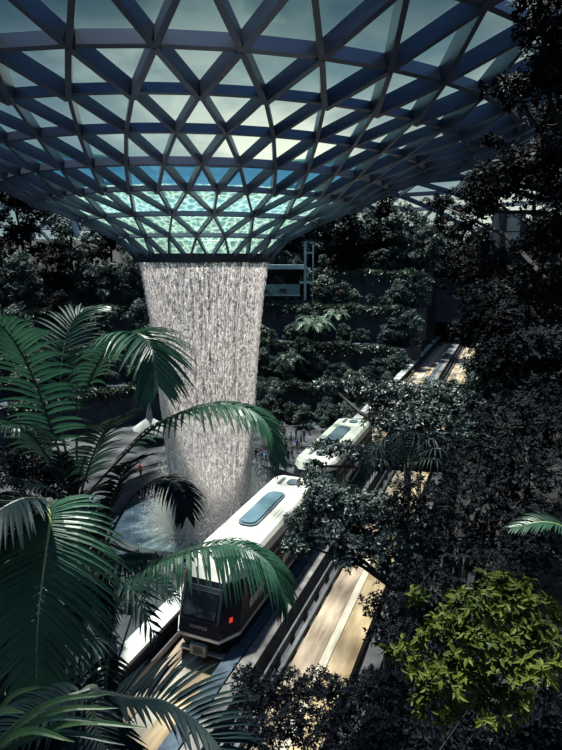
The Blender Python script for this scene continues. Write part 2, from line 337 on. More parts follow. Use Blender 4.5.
# ------------------------------------------------------------ glass roof: a torus-like gridshell around the oculus
RR = [5.3, 7.0, 9.6, 12.6, 15.0, 17.8, 21.0, 23.9, 27.4, 31, 35, 39.5, 44.5, 50, 56, 62, 68, 74, 80, 86, 91]
ZZ = [0, 1.75, 3.05, 4.3, 5.55, 6.7, 7.7, 8.8, 10.5, 12.1, 13.5, 14.5, 14.9, 14.9, 14.6, 13.8, 12.4, 10.2, 6.7, 1.5, -4]
NK = 44; DEL = 2 * math.pi / NK; PH0 = math.radians(-82.4) - 0.5 * DEL; NR = len(RR)
ROOFZ = CAMZ + 0.3
def rp(k, a, dz=0.0):
    th = PH0 + a * DEL; return Vector((RR[k] * math.cos(th), RR[k] * math.sin(th), ZZ[k] + dz))
def snorm(k, a):
    k0, k1 = max(0, k - 1), min(NR - 1, k + 1); dr, dz = RR[k1] - RR[k0], ZZ[k1] - ZZ[k0]; l = math.hypot(dr, dz)
    th = PH0 + a * DEL; return Vector((-dz / l * math.cos(th), -dz / l * math.sin(th), dr / l))
def beam(mb, p0, p1, n0, n1, w, d, top=0.0):
    t = (p1 - p0).normalized(); V = []
    for p, nn in ((p0, n0), (p1, n1)):
        sd = t.cross(nn).normalized(); nr = sd.cross(t).normalized()
        for a, b in ((-1, top), (1, top), (1, top - d), (-1, top - d)): V.append(p + sd * (a * w / 2) + nr * b)
    mb.add(V, [(0, 1, 2, 3), (7, 6, 5, 4), (0, 4, 5, 1), (1, 5, 6, 2), (2, 6, 7, 3), (3, 7, 4, 0)])
dome = thing('glass_dome', 'vast curved steel and glass gridshell roof funnelling down to a round opening', 'roof', (AX.x, AX.y, ROOFZ))
def bw(k): return (0.15, 0.40) if k < 4 else ((0.20, 0.60) if k < 7 else (0.27, 0.85))
for k in range(1, NR):
    mb = MB(); st = 1 if k >= 3 else 2; off = {1: 0.0, 2: 1.0}.get(k, 0.5 * ((k - 3) % 2))
    for j in range(0, NK, st):
        a, b2 = j + off, j + off + st; w, d = bw(k)
        beam(mb, rp(k, a), rp(k, b2), snorm(k, a), snorm(k, b2), w * 0.9, d * 0.85)
    obj('ring_beam', mb, M['steel'], dome)
for sgn in (1, -1):
    for i in range(NK):
        mb = MB(); nodes = []
        if i % 2 == 0: nodes = [(0, i - 3 * sgn), (1, i - 2 * sgn), (2, i - 1 * sgn)]
        elif sgn == 1: nodes = [(2, i)]
        nodes += [(k, i + sgn * 0.5 * (k - 3)) for k in range(3, NR)]
        for (k0, a0), (k1, a1) in zip(nodes, nodes[1:]):
            w, d = bw(k1); beam(mb, rp(k0, a0), rp(k1, a1), snorm(k0, a0), snorm(k1, a1), w, d)
        obj('diagonal_beam', mb, M['steel'], dome)
def shell(mb, ks, dz):
    n = 88
    V = [tuple(rp(k, 0.5 * j, 0)) for k in ks for j in range(n)]; V = [(x, y, z + dz) for x, y, z in V]
    mb.add(V, [(i * n + j, i * n + (j + 1) % n, (i + 1) * n + (j + 1) % n, (i + 1) * n + j) for i in range(len(ks) - 1) for j in range(n)])
mb = MB(); shell(mb, list(range(3, NR)), 0.05); obj('glazing', mb, M['glass'], dome)
mb = MB(); shell(mb, [0, 1, 2, 3], 0.12); obj('water_covered_glazing', mb, M['film'], dome, label='mint panes with rippling water film')
mb = MB(); n = 72; prof = [(5.2, 0.35), (5.9, 0.35), (5.9, -0.32), (5.2, -0.32)]
V = [(r * math.cos(2 * math.pi * j / n), r * math.sin(2 * math.pi * j / n), z) for r, z in prof for j in range(n)]
mb.add(V, [(i * n + j, i * n + (j + 1) % n, ((i + 1) % 4) * n + (j + 1) % n, ((i + 1) % 4) * n + j) for i in range(4) for j in range(n)])
obj('oculus_rim', mb, M['rim'], dome, label='dark band round the opening')

# ------------------------------------------------------------ waterfall
fall = thing('waterfall', 'tall white waterfall dropping from the round roof opening into the pool', 'waterfall', (AX.x, AX.y, 0))
TOP = ROOFZ - 0.35
def wr(z):   # radius of the curtain at height z
    f = (TOP - z) / TOP
    return 5.45 - 2.6 * (f ** 0.55) * 0.62 - 0.45 * f + 0.4 * max(0, f - 0.8)
for rs in (1.0,):
    mb = MB(); n = 96; zs = np.linspace(TOP, -0.8, 30)
    V = [(wr(z) * rs * math.cos(2 * math.pi * j / n), wr(z) * rs * math.sin(2 * math.pi * j / n), z) for z in zs for j in range(n)]
    mb.add(V, [(i * n + j, i * n + (j + 1) % n, (i + 1) * n + (j + 1) % n, (i + 1) * n + j) for i in range(len(zs) - 1) for j in range(n)])
    obj('water_curtain', mb, M['curtain'], fall, smooth=True)
def streaks(n, rlo, rhi, wmin, wmax, lmin, lmax, zlo=-0.5, zhi=TOP):
    strand = rng.uniform(0, 2 * math.pi, 170); th = strand[rng.integers(0, 170, n)] + rng.normal(0, 0.0035, n); z = rng.uniform(zlo, zhi, n)
    rr = np.array([wr(a) for a in z]) * rng.uniform(rlo, rhi, n); w = rng.uniform(wmin, wmax, n); ln = rng.uniform(lmin, lmax, n)
    c, s_ = np.cos(th), np.sin(th); P = np.stack([rr * c, rr * s_, z], 1)
    T = np.stack([-s_, c, 0 * c], 1) * w[:, None]; R = np.stack([c, s_, 0 * c], 1) * w[:, None]; U = np.zeros((n, 3)); U[:, 2] = ln
    V = np.stack([P + U, P + T, P + R, P - T, P - R, P - U], 1).reshape(-1, 3)
    base = (np.arange(n) * 6)[:, None, None]
    t = np.array([(0, 1, 2), (0, 2, 3), (0, 3, 4), (0, 4, 1), (5, 2, 1), (5, 3, 2), (5, 4, 3), (5, 1, 4)])[None]
    mb = MB(); mb.add(V, tris=(t + base).reshape(-1, 3)); return mb
obj('falling_droplets', streaks(26000, 0.94, 1.03, 0.022, 0.05, 0.06, 0.30), M['drop'], fall, kind='stuff')
n = 36000; th = rng.uniform(0, 2 * math.pi, n); rr_ = 2.9 + np.abs(rng.normal(0, 1.3, n)); z_ = np.abs(rng.normal(0, 1.0, n)) * np.maximum(0.3, 3.2 - 0.6 * (rr_ - 2.9))
P = np.stack([rr_ * np.cos(th), rr_ * np.sin(th), z_ + 0.3], 1); w = rng.uniform(0.018, 0.055, n)[:, None]
V = np.stack([P + w * np.array(v) for v in ((0, 0, 1.6), (1, 0, 0), (0, 1, 0), (-1, 0, 0), (0, -1, 0), (0, 0, -1.6))], 1).reshape(-1, 3)
mb = MB(); mb.add(V, tris=(np.array([(0, 1, 2), (0, 2, 3), (0, 3, 4), (0, 4, 1), (5, 2, 1), (5, 3, 2), (5, 4, 3), (5, 1, 4)])[None] + (np.arange(n) * 6)[:, None, None]).reshape(-1, 3))
obj('splash_droplets', mb, M['drop'], fall, kind='stuff')
for (loc, sc_, dens, lab) in (((AX.x, AX.y, 2.0), (7.0, 7.0, 6.5), 0.24, 'white spray'), ):
    mb = MB(); n = 24; m_ = 12
    V = [((math.sin(math.pi * i / m_) + 0.004) * math.cos(2 * math.pi * j / n), math.sin(math.pi * i / m_) * math.sin(2 * math.pi * j / n), math.cos(math.pi * i / m_)) for i in range(m_ + 1) for j in range(n)]
    mb.add(V, [(i * n + j, (i + 1) * n + j, (i + 1) * n + (j + 1) % n, i * n + (j + 1) % n) for i in range(m_) for j in range(n)])
    o = obj('spray_mist', mb, mistmat(dens)); o.location = loc; o.scale = sc_
    tag(o, 'pale mist of spray hanging over the pool at the foot of the waterfall', 'mist', kind='stuff')

# ------------------------------------------------------------ guideway
gw = thing('train_guideway', 'twin-track concrete guideway crossing beside the waterfall below the train', 'train track', (0, 0, 0), -AZ)
def gbox(name, u0, u1, s0, s1, z0, z1, mat, label=None):
    mb = MB(); mb.box(u0, u1, s0, s1, z0, z1); return obj(name, mb, mat, gw, label=label)
S0, S1 = 6.2, 121
gbox('deck_slab', -12.3, -3.3, S0, S1, 7.7, 8.5, M['deck'])
gbox('running_surface', -11.3, -10.7, S0, S1, 8.5, 9.0, M['run'])
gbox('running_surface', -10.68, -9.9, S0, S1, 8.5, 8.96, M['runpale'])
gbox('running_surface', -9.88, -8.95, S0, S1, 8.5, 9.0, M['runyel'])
gbox('walkway_curb', -8.85, -8.28, S0, S1, 8.5, 9.55, M['curb'], 'blue-grey curb')
gbox('walkway', -8.24, -7.66, S0, S1, 8.5, 9.5, M['walk'])
gbox('guide_rail', -7.32, -7.24, S0, S1, 8.9, 9.25, M['rail'])
gbox('guide_rail', -6.92, -6.78, S0, S1, 8.9, 9.2, M['rail'])
gbox('guide_rail', -11.46, -11.38, S0, S1, 8.5, 9.35, M['rail'])
gbox('running_surface', -6.68, -5.72, S0, S1, 8.5, 9.0, M['run'])
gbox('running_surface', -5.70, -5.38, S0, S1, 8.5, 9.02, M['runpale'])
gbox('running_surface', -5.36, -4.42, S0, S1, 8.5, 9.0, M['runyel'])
gbox('edge_curb', -3.95, -3.35, S0, S1, 8.5, 9.6, M['deck'])
gbox('parapet', -12.3, -11.7, S0, S1, 8.5, 9.85, M['deck'])
gbox('parapet_coping', -12.45, -11.6, S0, S1, 9.85, 10.0, M['coping'], 'pale grey coping')
mb = MB()
for i in range(70): mb.box(-7.36, -7.2, 8 + i * 1.6, 8.2 + i * 1.6, 8.5, 8.95); mb.box(-6.95, -6.75, 8.6 + i * 1.6, 8.8 + i * 1.6, 8.5, 8.95)
obj('rail_bracket', mb, M['rail'], gw, kind='stuff')
for s_ in (20, 40, 60, 80, 100):
    mb = MB(); mb.box(-9.6, -6.0, s_ - 0.8, s_ + 0.8, 1.8, 7.0); mb.box(-11.6, -4.0, s_ - 0.9, s_ + 0.9, 6.9, 7.75); obj('pier', mb, M['concrete'], gw)

# ------------------------------------------------------------ train: two cars, local x across, y along, z up from running surface
def loft(mb, levels, cap_top=False, cap_bot=False):
    k = len(levels[0]); V = [p for l in levels for p in l]
    b = mb.add(V, [(i * k + j, i * k + (j + 1) % k, (i + 1) * k + (j + 1) % k, (i + 1) * k + j) for i in range(len(levels) - 1) for j in range(k)])
    if cap_top: mb.p.append([b + (len(levels) - 1) * k + j for j in range(k)])
    if cap_bot: mb.p.append([b + j for j in range(k)][::-1])
CL = 11.9
def outline(z, s0, wn, w, c, s1=None, c1=None):
    s1 = s0 if s1 is None else s1; c1 = c if c1 is None else c1; e = CL - s1
    return [(-wn, s0, z), (wn, s0, z), (w, s0 + c, z), (w, e - c1, z), (wn, e, z), (-wn, e, z), (-w, e - c1, z), (-w, s0 + c, z)]
LV = {0.30: (0.35, 0.78, 1.22, 0.75), 1.05: (0.0, 0.86, 1.33, 0.80), 1.25: (0.0, 0.86, 1.33, 0.80), 1.75: (0.08, 0.84, 1.33, 0.85), 2.85: (0.62, 0.80, 1.30, 0.75), 3.05: (0.72, 0.80, 1.30, 0.72), 3.38: (1.05, 0.86, 1.24, 0.5), 3.55: (1.25, 0.80, 1.12, 0.35), 3.60: (1.5, 0.7, 0.95, 0.3)}
def O(z): return outline(z, *LV[z])
def lerpz(z):
    ks = sorted(LV); 
    for a, b in zip(ks, ks[1:]):
        if a <= z <= b:
            f = (z - a) / (b - a); return tuple(x + (y - x) * f for x, y in zip(LV[a], LV[b]))
def make_car(label, y0):
    c = thing('train_car', label, 'train', tr(-9.95, y0, 9.0), -AZ, 'coupled train cars')
    mb = MB(); loft(mb, [O(0.30), O(1.05)], cap_bot=True); obj('skirt', mb, M['body'], c)
    mb = MB(); loft(mb, [outline(1.02, -0.05, 0.88, 1.36, 0.82), outline(1.14, -0.05, 0.88, 1.36, 0.82)], True, True); obj('bumper_strip', mb, M['trim'], c, label='silver bumper line')
    mb = MB(); loft(mb, [O(1.05), O(1.25), O(1.75), O(2.85), O(3.05)], cap_bot=True); obj('body_shell', mb, M['body'], c, label='charcoal body')
    mb = MB(); loft(mb, [O(3.05), O(3.38), O(3.55), O(3.60)], True, True); r = obj('roof', mb, M['roof'], c, label='white roof')
    mb = MB()
    for x in (-0.78, 0.70, 0.86): mb.box(x - 0.012, x + 0.012, 1.9, CL - 1.9, 3.56, 3.625)
    obj('roof_seam', mb, M['roofline'], r)
    # long rounded roof unit
    def rounded(mb, x0, x1, y0_, y1_, z0, z1, rd):
        pts = []
        for cx, cy, a0 in ((x1 - rd, y1_ - rd, 0), (x0 + rd, y1_ - rd, 90), (x0 + rd, y0_ + rd, 180), (x1 - rd, y0_ + rd, 270)):
            for q in range(6):
                a = math.radians(a0 + 18 * q); pts.append((cx + rd * math.cos(a), cy + rd * math.sin(a)))
        loft(mb, [[(x, y, z0) for x, y in pts], [(x, y, z1) for x, y in pts]], True, True)
    mb = MB(); rounded(mb, -0.56, 0.40, 4.3, 8.2, 3.58, 3.68, 0.40); e = obj('roof_hatch_trim', mb, M['unitrim'], r)
    mb = MB(); rounded(mb, -0.46, 0.30, 4.42, 8.08, 3.6, 3.74, 0.34); obj('roof_hatch', mb, M['unit'], e, label='blue-grey rounded hatch panel')
    mb = MB(); mb.box(-0.62, -0.42, 9.3, 10.2, 3.58, 3.64); rounded(mb, -0.18, 0.42, 9.35, 10.15, 3.58, 3.66, 0.28); obj('roof_vent', mb, M['unitrim'], r)
    mb = MB(); mb.box(-0.62, -0.42, 1.9, 2.7, 3.58, 3.64); rounded(mb, -0.18, 0.42, 1.85, 2.75, 3.58, 3.66, 0.28); obj('roof_vent', mb, M['unitrim'], r)
    # side windows and doors
    for sx in (-1, 1):
        for (a, b) in ((1.7, 3.1), (3.4, 4.9), (5.2, 6.7), (7.0, 8.5), (8.8, 10.2)):
            mb = MB(); mb.box(min(sx * 1.29, sx * 1.345), max(sx * 1.29, sx * 1.345), a, b, 1.55, 2.75); obj('window', mb, M['glassdark'], c)
    # windscreens and front fittings at both ends
    for end in (0, 1):
        def E(p): return p if end == 0 else (-p[0], CL - p[1], p[2])
        def face(x, z, out=0.015):
            s0, wn, w, cc = lerpz(z); return E((x * wn, s0 - out, z))
        for nm, x0, x1, z0, z1, mt, outw in (('windscreen_frame', -0.93, 0.93, 1.68, 2.84, M['bodylite'], 0.02), ('windscreen', -0.80, 0.80, 1.85, 2.70, M['glassdark'], 0.05)):
            mb = MB(); lo = []; 
            V = [face(x0, z0, outw), face(x1, z0, outw), face(x1, z1, outw), face(x0, z1, outw)] + [face(x0, z0, -0.03), face(x1, z0, -0.03), face(x1, z1, -0.03), face(x0, z1, -0.03)]
            mb.add(V, [(0, 1, 2, 3), (4, 7, 6, 5), (0, 4, 5, 1), (1, 5, 6, 2), (2, 6, 7, 3), (3, 7, 4, 0)]); obj(nm, mb, mt, c)
        for sx in (-1, 1):      # corner facet panel and tail light
            def corner(f, z, out):
                s0, wn, w, cc = lerpz(z); x = wn + (w - wn) * f; y = s0 + cc * f; nx, ny = cc, -(w - wn); l = math.hypot(nx, ny)
                return E((sx * (x + nx / l * out), y + ny / l * out, z))
            for nm, f0, f1, z0, z1, mt, ow in (('corner_panel', 0.0, 0.12, 1.2, 2.9, M['bodylite'], 0.02), ('tail_light', 0.46, 0.60, 1.66, 1.82, M['red'], 0.03)):
                if nm == 'tail_light' and sx * (1 if end == 0 else -1) < 0: continue
                mb = MB(); V = [corner(f, z, q) for q in (ow, -0.03) for f, z in ((f0, z0), (f1, z0), (f1, z1), (f0, z1))]
                mb.add(V, [(0, 1, 2, 3), (4, 7, 6, 5), (0, 4, 5, 1), (1, 5, 6, 2), (2, 6, 7, 3), (3, 7, 4, 0)]); obj(nm, mb, mt, c)
        mb = MB(); ys_ = (-0.12, 0.45) if end == 0 else (CL - 0.45, CL + 0.12)
        mb.box(-0.20, 0.22, ys_[0], ys_[1], 0.42, 0.72); mb.box(-0.34, 0.34, ys_[0] if end == 0 else ys_[1] - 0.16, (ys_[0] + 0.16) if end == 0 else ys_[1], 0.36, 0.78); obj('coupler', mb, M['coping'], c, label='pale coupler box')
        mb = MB(); mb.box(-0.95, 0.95, (0.15 if end == 0 else CL - 0.4), (0.4 if end == 0 else CL - 0.15), 0.24, 0.32); obj('bumper_bar', mb, M['trim'], c)
    for yy in (2.4, 3.5, 8.4, 9.5):
        for sx in (-1, 1):
            mb = MB(); mb.tube([(sx * 0.72, yy, 0.5), (sx * 1.02, yy, 0.5)], 0.49, 20); obj('tyre', mb, M['rubber'], c)
    return c
car = make_car('white-roofed dark-fronted train car at the near end, pointing at the viewer', 16.3)
cu = bpy.data.curves.new('lettering', 'FONT'); cu.body = 'CHANGI'; cu.size = 0.19; cu.extrude = 0.008; cu.align_x = 'CENTER'; cu.materials.append(M['letter'])
t_ = bpy.data.objects.new('lettering', cu); COL.objects.link(t_)
bpy.context.view_layer.update(); me = bpy.data.meshes.new_from_object(t_.evaluated_get(bpy.context.evaluated_depsgraph_get())); bpy.data.objects.remove(t_)
o = bpy.data.objects.new('lettering', me); COL.objects.link(o); o.parent = car; o.location = (0.0, 0.0, 1.42); o.rotation_euler = (math.radians(86), 0, 0)
car2 = dup(car, tr(-9.95, 16.3 + 12.35, 9.0), -AZ, label='second white-roofed train car coupled behind the front one, half hidden by leaves')
for ch in list(car2.children):
    if ch.name.startswith('lettering') or ch.name.startswith('tail_light'): bpy.data.objects.remove(ch)

# ------------------------------------------------------------ plants
def unit(A): return A / np.maximum(np.linalg.norm(A, axis=-1, keepdims=True), 1e-9)
def add_leaves(mb, P, D, N, Ls, W, fold=0.25, fine=False):
    n = len(P); D = unit(D); S = unit(np.cross(D, N)); N = np.cross(S, D); Ls = Ls[:, None]; W = W[:, None] * 0.5
    if fine:
        V = np.stack([P, P + D * Ls * 0.3 + S * W * 0.9 + N * W * fold, P + D * Ls * 0.65 + S * W * 0.8 + N * W * fold * 0.7, P + D * Ls - N * Ls * 0.12,
                      P + D * Ls * 0.65 - S * W * 0.8 + N * W * fold * 0.7, P + D * Ls * 0.3 - S * W * 0.9 + N * W * fold], 1).reshape(-1, 3)
        b = (np.arange(n) * 6)[:, None, None]; q = np.array([(0, 1, 2, 3), (0, 3, 4, 5)])[None]
        mb.add(V, (q + b).reshape(-1, 4))
    else:
        V = np.stack([P, P + D * Ls * 0.45 + S * W + N * W * fold, P + D * Ls, P + D * Ls * 0.45 - S * W + N * W * fold], 1).reshape(-1, 3)
        b = (np.arange(n) * 4)[:, None, None]; t = np.array([(0, 1, 2), (0, 2, 3)])[None]
        mb.add(V, tris=(t + b).reshape(-1, 3))
def crown(mb, tw, clusters, leaf, n_twigs, per=6, fine=False, aspect=0.42, flat=0.55, twigs=True):
    """clusters: (centre, radius, vertical radius); whorls of leaves at twig ends"""
    tot = sum(c[1] ** 2 for c in clusters)
    for (c, r, rz) in clusters:
        c = np.array(c); n = max(6, int(n_twigs * r * r / tot))
        d = unit(rng.normal(size=(n, 3))); d[:, 2] = np.where(rng.random(n) < 0.65, np.abs(d[:, 2]), d[:, 2])
        rad = rng.uniform(0.35, 1.0, n) ** 0.6
        lump = 1 + 0.28 * np.sin(d[:, 0] * 5 + c[0] * 3) * np.cos(d[:, 1] * 4 + c[2])
        E = c + d * (rad * lump)[:, None] * np.array([r, r, rz])
        A = unit(d * 0.8 + np.array([0, 0, flat]) + rng.normal(size=(n, 3)) * 0.35)
        if twigs:
            for q in range(0, n, 7):
                e = E[q]; m_ = c + (e - c) * 0.5 + np.array([0, 0, -0.08 * r]); tw.tube([c, m_, e], [0.012 * r + 0.006, 0.008 * r + 0.004, 0.004], 4)
        ref = unit(rng.normal(size=(n, 3))); X = unit(np.cross(A, ref)); Y = np.cross(A, X)
        for k in range(per):
            th = 2 * math.pi * k / per + rng.uniform(-0.4, 0.4, n)
            o_ = X * np.cos(th)[:, None] + Y * np.sin(th)[:, None]; tilt = rng.uniform(0.1, 0.75, n)[:, None]
            D = o_ + A * tilt; D[:, 2] -= 0.12
            Nn = A - D * np.sum(A * unit(D), 1)[:, None] * 0.5 + rng.normal(size=(n, 3)) * 0.25
            Ls = leaf * rng.uniform(0.65, 1.2, n)
            add_leaves(mb, E + A * (rng.uniform(-0.5, 0.3, n) * leaf)[:, None], D, Nn, Ls, Ls * aspect, fine=fine)
def tree(name, label, cat, base, clusters, leaf, n_twigs, mat, per=6, fine=False, tr_=0.16, aspect=0.42, group=None, hub=None, bark=None):
    base = Vector(base); t = thing(name, label, cat, base, group=group)
    fo = MB(); tk = MB(); br = MB()
    cs = [(Vector(c), r, rz) for c, r, rz in clusters]
    mean = sum((c for c, r, rz in cs), Vector()) / len(cs)
    hub = Vector(hub) if hub is not None else base.lerp(mean, 0.55)
    hub2 = base.lerp(hub, 0.5) + Vector((0.12, -0.1, 0)) * tr_ * 4
    tk.tube([base, hub2, hub], [tr_ * 1.25, tr_, tr_ * 0.75], 10)
    for c, r, rz in cs:
        mid = hub.lerp(c, 0.55) + Vector((rng.normal() * 0.08, rng.normal() * 0.08, 0.06)) * (c - hub).length
        br.tube([hub, mid, c], [tr_ * 0.55, tr_ * 0.35, tr_ * 0.16], 6)
    crown(fo, br, cs, leaf, n_twigs, per, fine, aspect)
    obj('trunk', tk, M['bark'], t, off=base, smooth=True); obj('branches', br, M['bark'], t, off=base); obj('foliage', fo, mat, t, off=base)
    return t
def bez(P, t):
    """Catmull-Rom through P"""
    P = [Vector(p) for p in P]; n = len(P) - 1; x = min(max(t, 0), 1) * n; i = min(int(x), n - 1); f = x - i
    p0 = P[i - 1] if i > 0 else P[0] * 2 - P[1]; p1, p2 = P[i], P[i + 1]; p3 = P[i + 2] if i + 2 <= n else P[n] * 2 - P[n - 1]
    return 0.5 * ((2 * p1) + (p2 - p0) * f + (2 * p0 - 5 * p1 + 4 * p2 - p3) * f * f + (3 * p1 - p0 - 3 * p2 + p3) * f ** 3)
def frond(parent, off, pts, ll, n=36, width=0.05, droop=0.5, mat='palm', rib='midrib2', start=0.16, lift=0.2, up=(0, 0, 1), fwd=(0.35, 0.95), rr=0.014, mbs=None, segs=5, sides=(-1, 1)):
    lf, rb = (MB(), MB()) if mbs is None else mbs
    up = Vector(up)
    rb.tube([bez(pts, i / 14) for i in range(15)], [rr * (1.2 - i / 14 * 0.95) for i in range(15)], 5)
    for sd in sides:
        for i in range(n):
            t = start + (1 - start) * (i + 0.5 * (sd > 0) + rng.uniform(-0.2, 0.2)) / n; t = min(t, 1)
            p = bez(pts, t); T = (bez(pts, min(1, t + 0.02)) - bez(pts, max(0, t - 0.02))).normalized()
            S = T.cross(up); S = S.normalized() if S.length > 0.05 else T.cross(Vector((1, 0, 0))).normalized(); Nn = S.cross(T)
            q = (t - start) / (1 - start); prof = (0.55 + 0.6 * math.sin(math.pi * min(1, q * 0.85 + 0.12))) * (1 - 0.45 * q ** 3)
            ln = ll * prof * rng.uniform(0.9, 1.08); a = fwd[0] + (fwd[1] - fwd[0]) * q + rng.uniform(-0.06, 0.06)
            D = (S * sd * math.cos(a) + T * math.sin(a) + Nn * lift).normalized(); dr = droop * rng.uniform(0.75, 1.25)
            V = []
            for k in range(segs + 1):
                x = k / segs; c = p + D * ln * x + Vector((0, 0, -1)) * dr * ln * x * x
                tt = (D + Vector((0, 0, -2)) * dr * x).normalized(); wv = tt.cross(Nn)
                wv = wv.normalized() if wv.length > 0.1 else T; nn = wv.cross(tt)
                w = width * 0.5 * min(1, 0.35 + x * 3.5) * (1 - x ** 2.2) + 0.001
                V += [c + wv * w + nn * w * 0.35, c, c - wv * w + nn * w * 0.35]
            lf.add(V, [(3 * k + j, 3 * k + j + 1, 3 * k + 4 + j, 3 * k + 3 + j) for k in range(segs) for j in (0, 1)])
    if mbs is None:
        f = obj('frond', lf, M[mat], parent, off=off); obj('midrib', rb, M[rib], f, off=off)

# far trees: three shapes, copied
def far_proto(name, label, seed_r, h, spread, mat, leaf=0.42, nt_=950, group=None):
    cl = []
    for i in range(9):
        a = i * 2.4; rr_ = spread * (0.25 + 0.55 * rng.random()); cl.append(((rr_ * math.cos(a), rr_ * math.sin(a), h * (0.16 + 0.088 * i + 0.06 * rng.random())), spread * 0.42, spread * 0.30))
    cl.append(((0, 0, h * 0.98), spread * 0.4, spread * 0.35))
    return tree(name, label, 'tree', (0, 0, 0), cl, leaf, nt_, mat, per=6, tr_=0.2, aspect=0.5)
G_L = 'forest trees beside the waterfall under the low edge of the dome'
LB = {'L': 'dark evergreen tree in the dense dark forest on the palm side of the waterfall',
      'C': 'bushy tree on the planted terraces between the waterfall and the tunnel mouth',
      'R': 'tall shaded tree in the dark forest bank beyond the far end of the track',
      'G': 'leafy treetop growing on the planted bank alongside the empty track'}
GR = {'L': 'dark forest trees by the low roof edge', 'C': 'trees on the planted terraces', 'R': 'shaded trees on the far forest bank', 'G': 'treetops on the bank along the track'}
protos = [far_proto('forest_tree', '', 1, 9, 4.2, M['leaffar']), far_proto('forest_tree', '', 2, 7, 3.6, M['leaffar']), far_proto('forest_tree', '', 3, 11, 4.0, M['leafdark'], leaf=0.5), far_proto('forest_tree', '', 4, 6, 3.4, M['leafolive'])]
used = set()
def plant(k, loc, rz, sc_, key):
    p = protos[k]
    if k in used: o = dup(p, loc, rz, sc_)
    else:
        used.add(k); o = p; o.location = loc; o.rotation_euler = (0, 0, rz); o.scale = (sc_,) * 3
    o['label'] = LB[key]; o['group'] = GR[key]
def ring_pt(R, deg, z): a = math.radians(deg); return (AX.x + R * math.cos(a), AX.y + R * math.sin(a), z)
# dark forest on the palm side, top terrace and below
for i, dg in enumerate(np.linspace(92, 196, 15)): plant((2, 0, 2)[i % 3], ring_pt(53 + 2 * (i % 2), dg, 22.2), i * 1.3, 1.12 + 0.12 * (i % 3), 'L')
for i, dg in enumerate(np.linspace(93, 198, 17)): plant((0, 1, 2)[i % 3], ring_pt(46, dg, 17.0), i * 1.7, 0.85, 'L')
for i, dg in enumerate(np.linspace(95, 196, 13)): plant((1, 2, 0)[i % 3], ring_pt(39.5, dg, 12.0), i * 2.1, 0.66, 'L')
for i, dg in enumerate(np.linspace(98, 194, 12)): plant((1, 2, 3)[i % 3], ring_pt(33.5, dg, 7.0), i * 2.6, 0.6, 'L')
# terraces between waterfall and tunnel
for i, dg in enumerate(np.linspace(61, 91, 8)): plant((0, 2)[i % 2], ring_pt(56 + 2 * (i % 2), dg, 22.2), i, 1.15, 'C')
for (dg, R, z, k, s_) in ((86, 47, 17, 1, 0.32), (77, 47.5, 17, 0, 0.62), (73, 46, 17, 3, 0.7), (84, 40, 12, 3, 0.3), (75, 40, 12, 0, 0.55), (80, 33.5, 7, 1, 0.42), (86, 33, 7, 3, 0.40), (92, 34, 7, 1, 0.38), (74, 34, 7, 0, 0.62), (79, 28, 2.4, 1, 0.55), (84, 27, 2.4, 3, 0.36), (70, 52, 22, 2, 0.9), (82, 52, 22, 1, 0.5)):
    plant(k, ring_pt(R, dg, z), R + dg, s_, 'C')
# forest bank beyond and alongside the track
for i in range(7): plant((2, 0)[i % 2], tr(-17 + i * 3.6, 115 + 2 * (i % 2), 20.5), i * 1.1, 1.0 + 0.08 * (i % 3), 'R')
for i in range(5): plant((0, 2)[i % 2], tr(-19 + i * 4.6, 112, 20.4), i * 1.7, 0.8, 'R')
for i in range(6): plant((0, 2, 2)[i % 3], tr(-20 - i * 3.6, 106 - i * 1.2, 21.5), i * 1.6, 0.85, 'R')
for i in range(9): 
    u = 1.5 + (i % 3) * 5; s_ = 104 - i * 6.5; plant((2, 0, 2)[i % 3], tr(u + 1, s_, hgt(*tr(u + 1, s_, 0).xy) - 0.2), i * 2.2, 1.0, 'R')
for i in range(8):
    u = 10 + (i % 2) * 5; s_ = 86 - i * 9; plant(2, tr(u, s_, 19.2), i * 2.9, 1.15, 'R')
for (u, s_, k, sc_) in ((-1.2, 84, 0, 0.6), (-0.8, 74, 1, 0.7), (-1.0, 64, 0, 0.7), (-0.4, 54, 1, 0.8), (0.6, 45, 0, 0.85), (1.2, 36, 2, 0.7)):
    p = tr(u, s_, 0); plant(k, (p.x, p.y, hgt(p.x, p.y) - 0.2), u * 7 + s_, sc_, 'G')
# low planting between pool terrace and guideway
for i, (u, s_, z, sc_) in enumerate(((-14.6, 58, 2.4, 0.55), (-15, 66, 2.4, 0.6), (-14.8, 74, 2.4, 0.8), (-15.5, 83, 2.4, 0.9), (-16, 92, 2.4, 1.0), (-19, 70, 2.4, 0.5), (-21, 79, 2.4, 0.6))):
    plant((1, 0, 3)[i % 3], tr(u, s_, z), i * 1.9, sc_, 'C')

